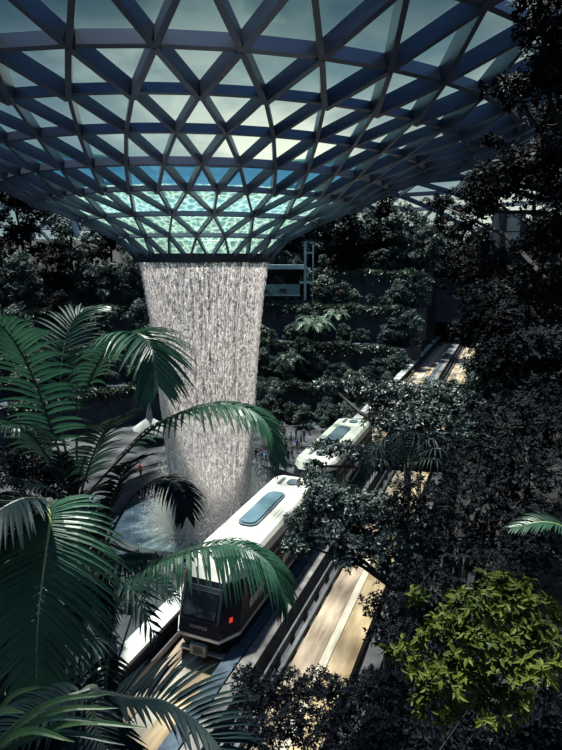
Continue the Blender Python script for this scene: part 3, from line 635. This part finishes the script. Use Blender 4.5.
LB['S'] = 'low shrub on the curved planted terraces between the waterfall and the track'; GR['S'] = 'shrubs on the planted terraces'
rs_ = random.Random(3)
for (R_, z) in ((31.3, 7.0), (37.4, 12.0), (43.4, 17.0), (49.8, 22.3)):
    for dg in np.arange(math.degrees(a_start(R_)) + 3, 93, 3.1 if R_ < 45 else 4): plant(rs_.choice((1, 3, 1, 0)), ring_pt(R_ + rs_.uniform(0, 2.5), dg + rs_.uniform(-1, 1), z), rs_.uniform(0, 6), rs_.uniform(0.24, 0.50), 'S')
for dg in np.arange(48, 96, 5): plant(rs_.choice((1, 3)), ring_pt(rs_.uniform(24.5, 28.5), dg, 2.4), rs_.uniform(0, 6), rs_.uniform(0.35, 0.6), 'S')
for (R_, z, sc_) in ((28.6, 2.4, 0.55), (34.4, 7, 0.55), (40.4, 12, 0.55), (46.5, 17, 0.6), (53, 22, 0.8)):
    for q in (1.0, 5.0): plant((0, 1)[q > 2], ring_pt(R_, math.degrees(a_start(R_)) + q - 2, z - 0.3), R_ * q, sc_, 'C')
for (u, s_, sc_) in ((-13.6, 76, 0.62), (-13.8, 86, 0.8), (-14.2, 95, 0.95), (-14.2, 103, 1.1)): plant(0, tr(u - 0.8, s_, 2.3), u + s_, sc_, 'C')
# trailing plants along the terrace edges
for k, (R, z, a1) in enumerate(((30.1, 7.1, 150), (36.1, 12.1, 150), (42.1, 17.2, 150), (48.6, 22.4, 150))):
    fo = MB(); n = 6500; a0 = a_start(R); th = rng.uniform(a0, math.radians(a1), n); rr_ = R - 0.15 + rng.normal(0, 0.35, n)
    z_ = z + 0.15 + 0.4 * np.sin(th * 40) * rng.random(n) - np.abs(rng.normal(0, 0.95, n)) * (rr_ < R)
    P = np.stack([AX.x + rr_ * np.cos(th), AX.y + rr_ * np.sin(th), z_], 1); D = rng.normal(size=(n, 3)) * 0.6 + np.stack([-np.cos(th), -np.sin(th), 0.2 + 0 * th], 1)
    Ls = rng.uniform(0.3, 0.65, n); add_leaves(fo, P, D, np.tile([0, 0, 1.0], (n, 1)) + rng.normal(size=(n, 3)) * 0.4, Ls, Ls * 0.5)
    names = ('lowest', 'second lowest', 'second highest', 'highest')
    tag(obj('trailing_plants', fo, M['leafolive']), 'trailing green planting spilling over the %s curved terrace wall' % names[k], 'plants', kind='stuff')

# small palms on the terraces
def small_palm(label, base, h, fl, nf, mat='fern', group=None, seed=0, cat='palm', nm='garden_palm'):
    base = Vector(base); t = thing(nm, label, cat, base, group=group); top = base + Vector((0, 0, h))
    mb = MB(); mb.tube([base, base.lerp(top, 0.5) + Vector((0.04, 0, 0)), top], [0.14, 0.11, 0.09], 8); obj('stem', mb, M['palmstem'], t, off=base)
    for i in range(nf):
        a = seed + 2 * math.pi * i / nf; el = 0.9 + 0.5 * (i % 2); d = Vector((math.cos(a), math.sin(a), 0))
        pts = [top, top + d * fl * 0.35 + Vector((0, 0, fl * 0.42 * el)), top + d * fl * 0.75 + Vector((0, 0, fl * 0.42 * el)), top + d * fl * 1.05 + Vector((0, 0, fl * 0.1))]
        frond(t, base, pts, fl * 0.34, n=14, width=0.10 * fl / 2, droop=0.3, mat=mat, segs=2, rr=0.03)
    return t
small_palm('pale green palm fanning out on the terrace, nearer the waterfall', at(314, 336, 82), 0.8, 3.0, 11, seed=0.3)
small_palm('smaller pale palm beside the fanning terrace palm', at(336, 326, 86), 1.0, 2.2, 10, seed=1.0)
small_palm('dim feathery palm low beside the waterfall foot on the terrace', at(264, 398, 66), 0.6, 2.6, 10, mat='palmmid', seed=0.1)
small_palm('small dark palm on a lower terrace under the pale palms', at(290, 368, 76), 0.6, 2.2, 9, mat='palmmid', seed=0.6)

# ------------------------------------------------------------ pavilion, columns and lift tower on the far side
pv = thing('garden_pavilion', 'open pavilion deck with teal balustrade beside the top of the waterfall', 'pavilion', at(290, 300, 93))
off = pv.location.copy(); c = off
mb = MB(); mb.box(c.x - 6, c.x + 6, c.y - 1, c.y + 5, c.z - 0.5, c.z); obj('deck', mb, M['concrete'], pv, off=off)
mb = MB(); mb.box(c.x - 5.2, c.x + 1.6, c.y - 0.9, c.y - 0.8, c.z + 0.9, c.z + 2.6); obj('balustrade', mb, M['teal'], pv, off=off)
mb = MB(); mb.box(c.x - 5.2, c.x + 1.6, c.y - 0.95, c.y - 0.75, c.z + 0.7, c.z + 0.95); obj('rail', mb, M['colw'], pv, off=off)
mb = MB(); mb.box(c.x - 5.6, c.x + 2.6, c.y - 1.2, c.y + 5, c.z + 5.0, c.z + 5.7); obj('roof_slab', mb, M['colw'], pv, off=off)
mb = MB(); mb.box(c.x - 5.6, c.x + 2.6, c.y + 4.9, c.y + 5.1, c.z, c.z + 5.6); obj('rear_wall', mb, M['deck'], pv, off=off)
mb = MB(); mb.tube([(c.x + 1.2, c.y - 0.6, c.z), (c.x - 0.6, c.y - 0.6, c.z + 2.2), (c.x - 2.4, c.y - 0.6, c.z + 3.8)], 0.3, 6); mb.tube([(c.x + 1.2, c.y - 0.6, c.z + 1.2), (c.x + 1.9, c.y - 0.6, c.z + 3.9)], 0.2, 6); obj('sculpture_frame', mb, M['rim'], pv, off=off)
mb = MB(); mb.box(c.x - 2.6, c.x + 0.2, c.y + 4.6, c.y + 4.8, c.z + 2.8, c.z + 4.6); obj('glow_window', mb, pm('daylight_glow', (0.7, 0.66, 0.68), 0.4, emit=((0.75, 0.72, 0.75), 0.5)), pv, off=off)  # emission stands in for daylight at the window
cl_ = thing('support_column', 'slender pale steel column with cross bars under the roof edge beside the waterfall', 'column', at(305, 300, 91))
off = cl_.location.copy(); c = off
mb = MB(); mb.tube([c, (c.x, c.y, c.z + 9.2)], 0.22, 10); obj('shaft', mb, M['colw'], cl_, off=off)
mb = MB(); mb.tube([(c.x + 1.3, c.y + 1, c.z), (c.x + 1.3, c.y + 1, c.z + 9.2)], 0.12, 8); obj('shaft', mb, M['colw'], cl_, off=off)
mb = MB(); mb.box(c.x, c.x + 1.4, c.y - 0.05, c.y + 0.1, c.z + 7.3, c.z + 7.6); obj('cross_bar', mb, M['colw'], cl_, off=off)
mb = MB(); mb.box(c.x - 0.9, c.x + 1.4, c.y - 0.05, c.y + 0.1, c.z + 2.6, c.z + 3.0); obj('cross_bar', mb, M['colw'], cl_, off=off)
def tower(px0, px1, py0, py1, Y, label, nm='lift_tower'):
    a = at(px0, py1, Y); b = at(px1, py0, Y); t = thing(nm, label, 'tower', ((a.x + b.x) / 2, Y, a.z)); off = t.location.copy()
    mb = MB(); mb.box(a.x, b.x, Y, Y + 2.0, a.z, b.z); obj('tower_panel', mb, M['white'], t, off=off)
    mb = MB(); mb.box(a.x - 0.35, a.x, Y - 0.1, Y + 2.2, a.z - 2, b.z + 0.6); obj('frame_post', mb, M['rim'], t, off=off)
    mb = MB(); mb.box(b.x, b.x + 0.35, Y - 0.1, Y + 2.2, a.z - 2, b.z + 0.6); obj('frame_post', mb, M['rim'], t, off=off)
    mb = MB(); mb.box(a.x, b.x, Y - 0.06, Y, (a.z + b.z) / 2 - 0.04, (a.z + b.z) / 2 + 0.04); obj('panel_seam', mb, M['rim'], t, off=off)
tower(505, 521, 218, 245, 45, 'pale panelled tower glimpsed between dark trees near the picture edge')
# outward leaning strut beneath the roof on the palm side
st = MB(); p0 = at(78, 236, 62); p1 = at(72, 219, 62); st.tube([p0, p1], 0.32, 10)
tag(obj('roof_strut', st, M['colw']), 'short pale leaning strut touching the low roof edge above the dark forest', 'strut')

# ------------------------------------------------------------ people on the terraces
def human(shirt, pants, pose):
    me = bpy.data.meshes.new('person'); a = 0.09 if pose else 0.03
    J = {'pel': (0, 0, .93, .14), 'ch': (0, 0, 1.25, .16), 'nk': (0, 0, 1.45, .06), 'hd': (0, 0.01, 1.55, .085), 'ht': (0, 0, 1.68, .07),
         'lh': (-.1, 0, .86, .09), 'lk': (-.11, a, .48, .06), 'la': (-.11, 0, .08, .045), 'lt': (-.12, .16, .03, .035),
         'rh': (.1, 0, .86, .09), 'rk': (.11, -a, .48, .06), 'ra': (.11, -a * 2, .08, .045), 'rt': (.12, .16 - a * 2, .03, .035),
         'ls': (-.19, 0, 1.38, .06), 'le': (-.25, -.02, 1.1, .045), 'lw': (-.22, .12 + a, .88, .035), 'rs': (.19, 0, 1.38, .06), 're': (.25, -.02, 1.1, .045), 'rw': (.2, .15 + a * 2, .98 + a * 2, .035)}
    ks = list(J); E = [('pel', 'ch'), ('ch', 'nk'), ('nk', 'hd'), ('hd', 'ht'), ('pel', 'lh'), ('lh', 'lk'), ('lk', 'la'), ('la', 'lt'), ('pel', 'rh'), ('rh', 'rk'), ('rk', 'ra'), ('ra', 'rt'), ('ch', 'ls'), ('ls', 'le'), ('le', 'lw'), ('ch', 'rs'), ('rs', 're'), ('re', 'rw')]
    me.from_pydata([J[k][:3] for k in ks], [(ks.index(x), ks.index(y)) for x, y in E], [])
    o = bpy.data.objects.new('tmp', me); COL.objects.link(o); o.modifiers.new('s', 'SKIN'); o.modifiers.new('u', 'SUBSURF').levels = 1
    for i, k in enumerate(ks): me.skin_vertices[0].data[i].radius = (J[k][3],) * 2
    me.skin_vertices[0].data[0].use_root = True
    bpy.context.view_layer.update(); m2 = bpy.data.meshes.new_from_object(o.evaluated_get(bpy.context.evaluated_depsgraph_get())); bpy.data.objects.remove(o)
    m2.materials.clear()
    for x in (pants, shirt, 'skin', 'hair'): m2.materials.append(M[x])
    for p in m2.polygons:
        c = p.center; ax_ = abs(c.x)
        p.material_index = 3 if (c.z > 1.6 or (c.z > 1.5 and c.y < -0.02)) else 2 if (c.z > 1.44 or (ax_ > 0.17 and c.z < 1.12)) else 1 if c.z > 0.93 else 0
        p.use_smooth = True
    return m2
pm_ = []
specs = [('shirt_white', 'pants_dark', 'white shirt'), ('shirt_blue', 'pants_khaki', 'blue shirt'), ('shirt_red', 'pants_dark', 'red top'),
         ('shirt_grey', 'pants_denim', 'grey top'), ('shirt_black', 'pants_denim', 'black top'), ('shirt_teal', 'pants_khaki', 'teal top')]
for i, (a, b, d) in enumerate(specs): pm_.append((human(a, b, i % 2), d))
def person(loc, k, where, grp, rz):
    me, d = pm_[k]; o = bpy.data.objects.new('person', me); COL.objects.link(o); o.location = loc; o.rotation_euler = (0, 0, rz)
    tag(o, 'person in %s, %s' % (d, where), 'person', grp)
def gpt(px, py, z):
    p = at(px, py, 1.0); t = (z - CAMZ) / (p.z - CAMZ); return Vector((p.x * t, t, z))
for i, (px, py) in enumerate([(249, 463), (252, 465), (256, 462), (259, 466), (262, 464), (266, 467), (271, 464), (276, 468), (280, 466), (284, 461), (288, 464), (292, 457), (297, 452), (301, 447), (286, 452), (281, 449), (291, 445), (284, 439), (296, 440), (304, 441), (282, 432), (309, 434), (275, 456), (268, 457)]):
    q = gpt(px, py, 2.4)
    person(q, (0, 2, 4, 3, 1, 5, 0, 4)[i % 8], 'in the crowd beside the pool near the train roof', 'crowd beside the pool', i * 1.3)
for i, (px, py) in enumerate([(3, 438), (7, 432), (12, 436), (18, 440), (28, 444), (44, 463), (49, 461), (141, 478)]):
    q = gpt(px, py, 2.4)
    person(q, (0, 3, 2, 0, 5, 1, 4, 2)[i], 'on the terrace seen through the palm fronds', 'visitors beyond the palm fronds', i * 1.7)
for i, (px, py) in enumerate([(268, 300), (272, 301), (283, 301), (325, 298), (331, 297), (337, 298), (343, 298), (349, 297)]):
    q = at(px, py, 92.5); q.z = pv.location.z if px < 322 else pv.location.z
    person(q, (0, 0, 4, 1, 0, 2, 5, 0)[i], 'on the upper deck beside the pavilion', 'visitors on the upper deck', i * 1.1)
dk = MB(); c = at(318, 300, 93); dk.box(c.x - 1, c.x + 12, c.y - 2, c.y + 4, c.z - 0.6, c.z); o = obj('trim_9', dk, M['concrete']); o['kind'] = 'structure'

# tent tips of a pale shade canopy by the pool
tn = MB(); c = at(150, 428, 66); r_ = 2.2
V = [(c.x + r_ * math.cos(a), c.y + r_ * math.sin(a), c.z) for a in np.linspace(0, 2 * math.pi, 9)[:8]] + [(c.x + 0.9 * math.cos(a) * 0.5, c.y + 0.45 * math.sin(a), c.z + 1.2) for a in np.linspace(0, 2 * math.pi, 9)[:8]] + [(c.x, c.y, c.z + 3.6)]
tn.add(V, [(j, (j + 1) % 8, 8 + (j + 1) % 8, 8 + j) for j in range(8)], [(8 + j, 8 + (j + 1) % 8, 16) for j in range(8)])
tt = thing('shade_canopy', 'small pale pointed shade canopy seen between palm fronds beside the waterfall', 'canopy', (c.x, c.y, 2.4)); obj('canopy_fabric', tn, M['coping'], tt, off=(c.x, c.y, 2.4))
mb = MB(); mb.tube([(c.x, c.y, 2.4), (c.x, c.y, c.z + 3.4)], 0.09, 8); obj('mast', mb, M['colw'], tt, off=(c.x, c.y, 2.4))

# ------------------------------------------------------------ near trees
def C(px, py, Y, r, rz=None):   # cluster: centre seen at (px, py) at distance Y; radius in metres
    return (at(px, py, Y), r, rz if rz else r * 0.62)
def gz(p, extra=0): return (p[0], p[1], hgt(p[0], p[1]) - 0.2)
NEAR = True
if NEAR:
    # big glossy tree over the train and the empty track
    b = tr(-1.6, 20.5, 0)
    tree('rain_tree', 'large spreading glossy-leaved tree reaching over the middle of the train and the empty track', 'tree', gz(b),
         [C(330, 386, 21, 0.6, 0.3), C(358, 388, 21, 0.9, 0.45), C(395, 396, 19, 1.0, 0.6), C(325, 448, 17.5, 0.5, 0.22), C(352, 452, 17, 0.5, 0.3), C(400, 425, 18, 1.1), C(430, 425, 17, 1.2), C(378, 462, 17, 0.6), C(402, 450, 17, 0.9),
          C(440, 400, 18, 1.1, 0.7), C(470, 405, 18, 1.2), C(475, 440, 17, 1.3), C(492, 372, 18, 0.9), C(314, 466, 17.5, 0.35, 0.15), C(378, 405, 19, 0.5, 0.3)], 0.16, 3400, M['leaf'], per=6, tr_=0.2, hub=at(452, 470, 17.5), aspect=0.5)
    b = tr(-2.3, 15.0, 0)
    tree('shade_tree', 'small-leaved tree bushing between the train side and the empty track', 'tree', gz(b),
         [C(330, 500, 14, 0.8), C(305, 520, 14, 0.55), C(300, 545, 13.5, 0.5, 0.35), C(355, 510, 13.5, 0.75), C(335, 535, 13, 0.6), C(370, 545, 12.5, 0.6), C(385, 515, 13, 0.7), C(345, 560, 12.5, 0.4), C(405, 540, 12, 0.7), C(395, 570, 11.5, 0.5, 0.5), C(315, 480, 15, 0.5)],
         0.11, 3000, M['leaf'], per=6, tr_=0.12, hub=at(410, 600, 12), aspect=0.5)
    b = tr(-1.4, 10.5, 0)
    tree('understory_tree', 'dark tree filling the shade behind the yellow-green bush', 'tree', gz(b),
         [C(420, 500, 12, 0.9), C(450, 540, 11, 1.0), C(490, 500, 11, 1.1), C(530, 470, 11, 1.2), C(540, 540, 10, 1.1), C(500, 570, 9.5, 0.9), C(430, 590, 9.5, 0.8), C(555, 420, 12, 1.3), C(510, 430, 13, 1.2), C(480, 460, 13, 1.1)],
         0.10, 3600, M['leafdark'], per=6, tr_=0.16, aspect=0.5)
    b = at(285, 760, 7.5)
    tree('shrub_tree', 'dark small-leaved treetop in front of the empty track at the bottom edge', 'tree', gz(b),
         [C(255, 700, 7.6, 0.38), C(285, 690, 7.8, 0.42), C(320, 685, 7.8, 0.36), C(300, 720, 7.2, 0.45), C(345, 700, 7.4, 0.4), C(260, 735, 7, 0.4), C(335, 740, 6.8, 0.42), C(375, 690, 7.6, 0.4), C(385, 730, 6.8, 0.42), C(245, 675, 8.0, 0.22)],
         0.062, 2300, M['leafdark'], per=6, tr_=0.06, aspect=0.5)
    b = at(490, 790, 4.6)
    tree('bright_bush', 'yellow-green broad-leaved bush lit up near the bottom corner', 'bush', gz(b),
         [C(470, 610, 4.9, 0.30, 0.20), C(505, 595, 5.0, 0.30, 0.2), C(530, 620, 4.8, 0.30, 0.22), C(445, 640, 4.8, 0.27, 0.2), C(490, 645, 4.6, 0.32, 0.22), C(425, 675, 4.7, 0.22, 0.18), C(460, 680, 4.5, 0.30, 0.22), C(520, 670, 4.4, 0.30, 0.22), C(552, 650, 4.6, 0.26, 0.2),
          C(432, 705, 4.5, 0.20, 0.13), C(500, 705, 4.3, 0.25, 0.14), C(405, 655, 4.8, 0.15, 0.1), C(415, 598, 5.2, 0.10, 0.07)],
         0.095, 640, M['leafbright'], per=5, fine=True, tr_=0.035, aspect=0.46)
    b = at(400, 800, 6.2)
    tree('dark_bush', 'dark bush tucked between the yellow-green bush and the bottom treetop', 'bush', gz(b),
         [C(395, 640, 7.5, 0.45), C(405, 690, 6.5, 0.4), C(420, 735, 6, 0.4), C(385, 610, 8.2, 0.4), C(470, 760, 5.6, 0.45), C(550, 745, 5.5, 0.45), C(520, 770, 5.6, 0.4), C(500, 735, 5.0, 0.4), C(545, 720, 5.0, 0.35), C(450, 745, 5.0, 0.35), C(470, 660, 5.6, 0.5), C(520, 650, 5.7, 0.5)], 0.08, 1900, M['leafdark'], per=6, tr_=0.05, aspect=0.5)  # lower clusters paint in the shaded foot of the yellow-green bush
    # overhanging tree at the upper corner
    b = tr(7.5, 3.2, 0)
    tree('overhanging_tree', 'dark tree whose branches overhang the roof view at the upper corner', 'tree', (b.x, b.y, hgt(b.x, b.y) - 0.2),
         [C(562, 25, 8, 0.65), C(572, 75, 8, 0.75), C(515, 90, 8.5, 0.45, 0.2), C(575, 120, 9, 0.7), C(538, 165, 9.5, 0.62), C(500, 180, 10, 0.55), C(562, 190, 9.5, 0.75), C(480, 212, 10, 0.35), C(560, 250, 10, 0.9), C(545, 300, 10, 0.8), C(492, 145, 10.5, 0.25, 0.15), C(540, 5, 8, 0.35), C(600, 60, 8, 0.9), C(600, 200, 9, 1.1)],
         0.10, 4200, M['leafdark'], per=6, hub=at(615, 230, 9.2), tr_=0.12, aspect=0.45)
    b = tr(6.5, 14, 0)
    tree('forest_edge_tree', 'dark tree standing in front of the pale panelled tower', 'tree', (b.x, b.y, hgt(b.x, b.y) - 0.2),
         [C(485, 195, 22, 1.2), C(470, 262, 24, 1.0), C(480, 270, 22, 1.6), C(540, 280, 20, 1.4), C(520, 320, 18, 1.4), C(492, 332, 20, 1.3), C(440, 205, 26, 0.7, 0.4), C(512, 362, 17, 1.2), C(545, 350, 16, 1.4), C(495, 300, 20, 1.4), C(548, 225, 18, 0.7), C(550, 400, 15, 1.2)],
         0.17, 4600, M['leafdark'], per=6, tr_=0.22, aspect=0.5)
    # palms
    def palm(label, base, fr, stem_r=0.07, nm='kentia_palm'):
        base = Vector(base); g0 = Vector((base.x, base.y, hgt(base.x, base.y) - 0.1)); t = thing(nm, label, 'palm', g0)
        mb = MB(); mb.tube([g0, g0.lerp(base, 0.5) + Vector((0.05, 0, 0)), base], [stem_r * 1.3, stem_r, stem_r * 0.8], 10); obj('stem', mb, M['palmstem'], t, off=g0, smooth=True)
        for f in fr:
            pts = f['p']; frond(t, g0, pts, **{k: v for k, v in f.items() if k != 'p'})
        return t
    cA = at(78, 505, 6.0)
    def PP(L_): return [at(x, y, Y) for x, y, Y in L_]
    palm('tall green palm with long arching fronds rising in front of the waterfall edge', cA, [
        dict(p=[cA] + PP([(55, 440, 5.7), (30, 370, 5.3), (0, 325, 5.0), (-40, 310, 4.8)]), ll=0.55, n=34, droop=0.35, width=0.05, start=0.25),
        dict(p=[cA] + PP([(78, 420, 5.9), (100, 360, 5.8), (128, 334, 5.6), (150, 345, 5.3), (158, 385, 5.1)]), ll=0.58, n=50, droop=0.45, width=0.050, start=0.3),
        dict(p=[cA] + PP([(62, 430, 6.2), (62, 360, 6.5), (75, 318, 6.8), (100, 308, 7.0)]), ll=0.5, n=34, droop=0.3, width=0.045, mat='palmmid', start=0.3),
        dict(p=[cA] + PP([(88, 470, 5.8), (105, 430, 5.6), (135, 410, 5.4)]), ll=0.42, n=28, droop=0.3, width=0.045, mat='palmmid', start=0.25),
        dict(p=[cA] + PP([(50, 460, 5.8), (25, 430, 5.5), (-5, 425, 5.2)]), ll=0.5, n=30, droop=0.45, width=0.05, mat='palmmid', start=0.2),
        dict(p=[cA] + PP([(110, 470, 5.7), (150, 430, 5.5), (190, 410, 5.3), (235, 406, 5.2), (265, 422, 5.1), (278, 462, 5.0)]), ll=0.38, n=44, droop=0.6, width=0.050, start=0.22, mat='palm'),
    ])
    cB = at(100, 560, 5.2)
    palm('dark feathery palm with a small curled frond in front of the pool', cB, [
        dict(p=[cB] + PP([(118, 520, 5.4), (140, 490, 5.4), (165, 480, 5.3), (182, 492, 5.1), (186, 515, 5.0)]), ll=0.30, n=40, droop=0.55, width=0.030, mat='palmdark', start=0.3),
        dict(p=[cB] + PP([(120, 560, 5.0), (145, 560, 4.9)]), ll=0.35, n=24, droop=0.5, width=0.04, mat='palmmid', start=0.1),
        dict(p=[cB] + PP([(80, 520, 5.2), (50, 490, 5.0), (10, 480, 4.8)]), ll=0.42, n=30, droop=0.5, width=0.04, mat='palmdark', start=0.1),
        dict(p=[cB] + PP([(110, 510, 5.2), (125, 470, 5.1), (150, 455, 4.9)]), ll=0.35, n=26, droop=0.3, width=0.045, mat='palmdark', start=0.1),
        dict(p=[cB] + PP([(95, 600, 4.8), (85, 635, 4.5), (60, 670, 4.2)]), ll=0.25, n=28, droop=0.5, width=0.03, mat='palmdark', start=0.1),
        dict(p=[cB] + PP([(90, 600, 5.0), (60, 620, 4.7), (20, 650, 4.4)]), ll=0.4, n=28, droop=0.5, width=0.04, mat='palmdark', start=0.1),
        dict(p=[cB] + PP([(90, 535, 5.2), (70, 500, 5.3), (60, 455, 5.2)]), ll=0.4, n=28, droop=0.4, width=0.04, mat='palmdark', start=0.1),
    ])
    cC = at(110, 640, 4.6)
    palm('palm holding a drooping deep green frond over the train front', cC, [
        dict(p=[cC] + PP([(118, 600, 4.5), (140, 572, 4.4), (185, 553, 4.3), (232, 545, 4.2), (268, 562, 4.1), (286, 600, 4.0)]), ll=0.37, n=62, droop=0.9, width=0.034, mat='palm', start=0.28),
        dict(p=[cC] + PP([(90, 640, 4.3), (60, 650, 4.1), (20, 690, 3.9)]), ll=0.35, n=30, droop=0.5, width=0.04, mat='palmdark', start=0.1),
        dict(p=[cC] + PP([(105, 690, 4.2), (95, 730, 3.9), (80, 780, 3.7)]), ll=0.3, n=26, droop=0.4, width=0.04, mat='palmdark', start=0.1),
    ])
    cD = at(46, 500, 4.4)
    palm('palm with one broad frond hanging face-on with a bright yellow-green midrib', cD, [
        dict(p=[cD] + PP([(50, 520, 4.2), (45, 560, 4.0), (38, 620, 3.85), (36, 690, 3.75)]), ll=0.60, n=54, droop=0.42, width=0.045, mat='palm', rib='midrib', start=0.12, up=(0, -0.8, 0.6), lift=0.05, fwd=(0.0, 0.75), rr=0.012),
        dict(p=[cD] + PP([(20, 500, 4.2), (-10, 520, 4.0), (-40, 570, 3.9)]), ll=0.5, n=30, droop=0.4, width=0.045, mat='palmdark', start=0.1),
        dict(p=[cD] + PP([(30, 560, 4.6), (10, 640, 4.6), (0, 720, 4.5)]), ll=0.6, n=34, droop=0.4, width=0.05, mat='palmdark', start=0.1),
    ])
    cE = at(90, 690, 3.2)
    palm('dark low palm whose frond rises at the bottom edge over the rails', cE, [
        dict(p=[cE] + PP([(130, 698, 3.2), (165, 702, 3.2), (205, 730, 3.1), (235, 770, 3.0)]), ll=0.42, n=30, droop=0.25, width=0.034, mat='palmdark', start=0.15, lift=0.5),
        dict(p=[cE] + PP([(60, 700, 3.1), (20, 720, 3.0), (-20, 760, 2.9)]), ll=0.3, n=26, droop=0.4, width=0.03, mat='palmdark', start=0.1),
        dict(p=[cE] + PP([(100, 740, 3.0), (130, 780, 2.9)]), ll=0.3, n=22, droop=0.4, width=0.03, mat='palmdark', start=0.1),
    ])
    # strap leaves in the bottom corner
    base = at(-30, 770, 2.6); t = thing('strap_leaf_plant', 'clump of long green strap leaves poking up from the bottom corner by the palms', 'plant', base)
    for (x, y, Y, w, mt) in ((110, 694, 2.6, 0.035, 'strap'), (148, 728, 2.5, 0.036, 'strap'), (118, 708, 2.65, 0.034, 'strap'), (42, 686, 2.6, 0.035, 'strap'), (12, 668, 2.6, 0.03, 'palmmid'), (75, 742, 2.4, 0.04, 'strap'), (104, 722, 2.5, 0.03, 'palmmid'), (25, 712, 2.4, 0.04, 'strap'), (125, 745, 2.45, 0.03, 'palmmid')):
        tip = at(x, y, Y); mid = base.lerp(tip, 0.55) + Vector((0, 0, 0.14)); pts = [base, mid, tip]; V = []
        for k in range(11):
            x_ = k / 10; c = bez(pts, x_); T = (bez(pts, min(1, x_ + 0.05)) - bez(pts, max(0, x_ - 0.05))).normalized(); wv = T.cross(Vector((0, -0.5, 0.85))).normalized(); ww = w * 0.5 * min(1, 0.4 + 2 * x_) * (1 - x_ ** 4) + 0.001
            V += [c + wv * ww + Vector((0, 0, 0.3 * ww)), c, c - wv * ww + Vector((0, 0, 0.3 * ww))]
        lf = MB(); lf.add(V, [(3 * k + j, 3 * k + j + 1, 3 * k + 4 + j, 3 * k + 3 + j) for k in range(10) for j in (0, 1)]); obj('leaf', lf, M[mt], t, off=base)
    # dark trees behind the palms, lower side
    tree('shaded_tree', 'very dark leafy tree behind the palms at the edge of the pool terrace', 'tree', gz(at(10, 600, 20)),
         [C(15, 470, 20, 1.6), C(55, 480, 21, 1.4), C(5, 530, 18, 1.5), C(60, 540, 18, 1.4), C(95, 520, 20, 0.9), C(30, 600, 16, 1.4), C(85, 590, 16, 0.9), C(10, 660, 14, 1.3), C(60, 650, 14, 0.9)], 0.2, 2400, M['leafdark'], per=6, tr_=0.2, aspect=0.5)
    small_palm('feathery palm growing beside the pale parapet left of the train nose'.replace(' left of', ' beyond'), at(128, 612, 12.5), 0.3, 1.1, 9, mat='palmdark', seed=0.5)
    small_palm('low feathery palm nearest the lower end of the pale parapet', at(85, 640, 10.5), 0.5, 1.9, 9, mat='palmdark', seed=0.9)
    tree('shaded_tree', 'dark leafy tree filling the gap between the palms and the pale parapet', 'tree', gz(tr(-15.2, 12.5, 0)),
         [C(100, 600, 13, 0.7), C(120, 570, 14, 0.6), C(140, 590, 13.5, 0.35), C(75, 630, 12, 0.7), C(60, 670, 11, 0.7), C(100, 640, 12, 0.3), C(150, 566, 15, 0.4), C(90, 560, 15, 0.7)], 0.14, 2000, M['leafdark'], per=6, tr_=0.1, aspect=0.4)
    tree('dark_bush', 'nearly black bush under the face-on frond near the bottom corner', 'bush', gz(at(20, 780, 5)),
         [C(20, 690, 5, 0.5), C(60, 700, 5, 0.3), C(10, 740, 4.6, 0.45), C(70, 745, 4.4, 0.35), C(-10, 640, 5.2, 0.4)], 0.12, 1100, M['leafdark'], per=6, tr_=0.05, aspect=0.3)
    # palms on the shaded side
    cF = at(408, 462, 13.5)
    palm('shaggy dark palm hanging over the far part of the empty track', cF, [dict(p=[cF] + PP([(408 + 34 * math.cos(a), 462 - 22 * math.sin(a) - 8, 13.2 - 0.6 * math.cos(a * 2)), (408 + 58 * math.cos(a), 470 - 22 * math.sin(a) + 18, 13)]), ll=0.5, n=22, droop=0.8, width=0.045, mat='palmdark', start=0.12, segs=3) for a in np.linspace(-0.3, math.pi + 0.3, 8)], stem_r=0.12, nm='fan_palm')
    cG = at(590, 560, 6.0)
    palm('palm with a pale striped frond reaching in from the dark picture edge', cG, [
        dict(p=[cG] + PP([(570, 532, 6.0), (545, 522, 6.0), (512, 528, 6.0)]), ll=0.32, n=30, droop=0.3, width=0.03, mat='palmmid', rib='midrib', start=0.1)])
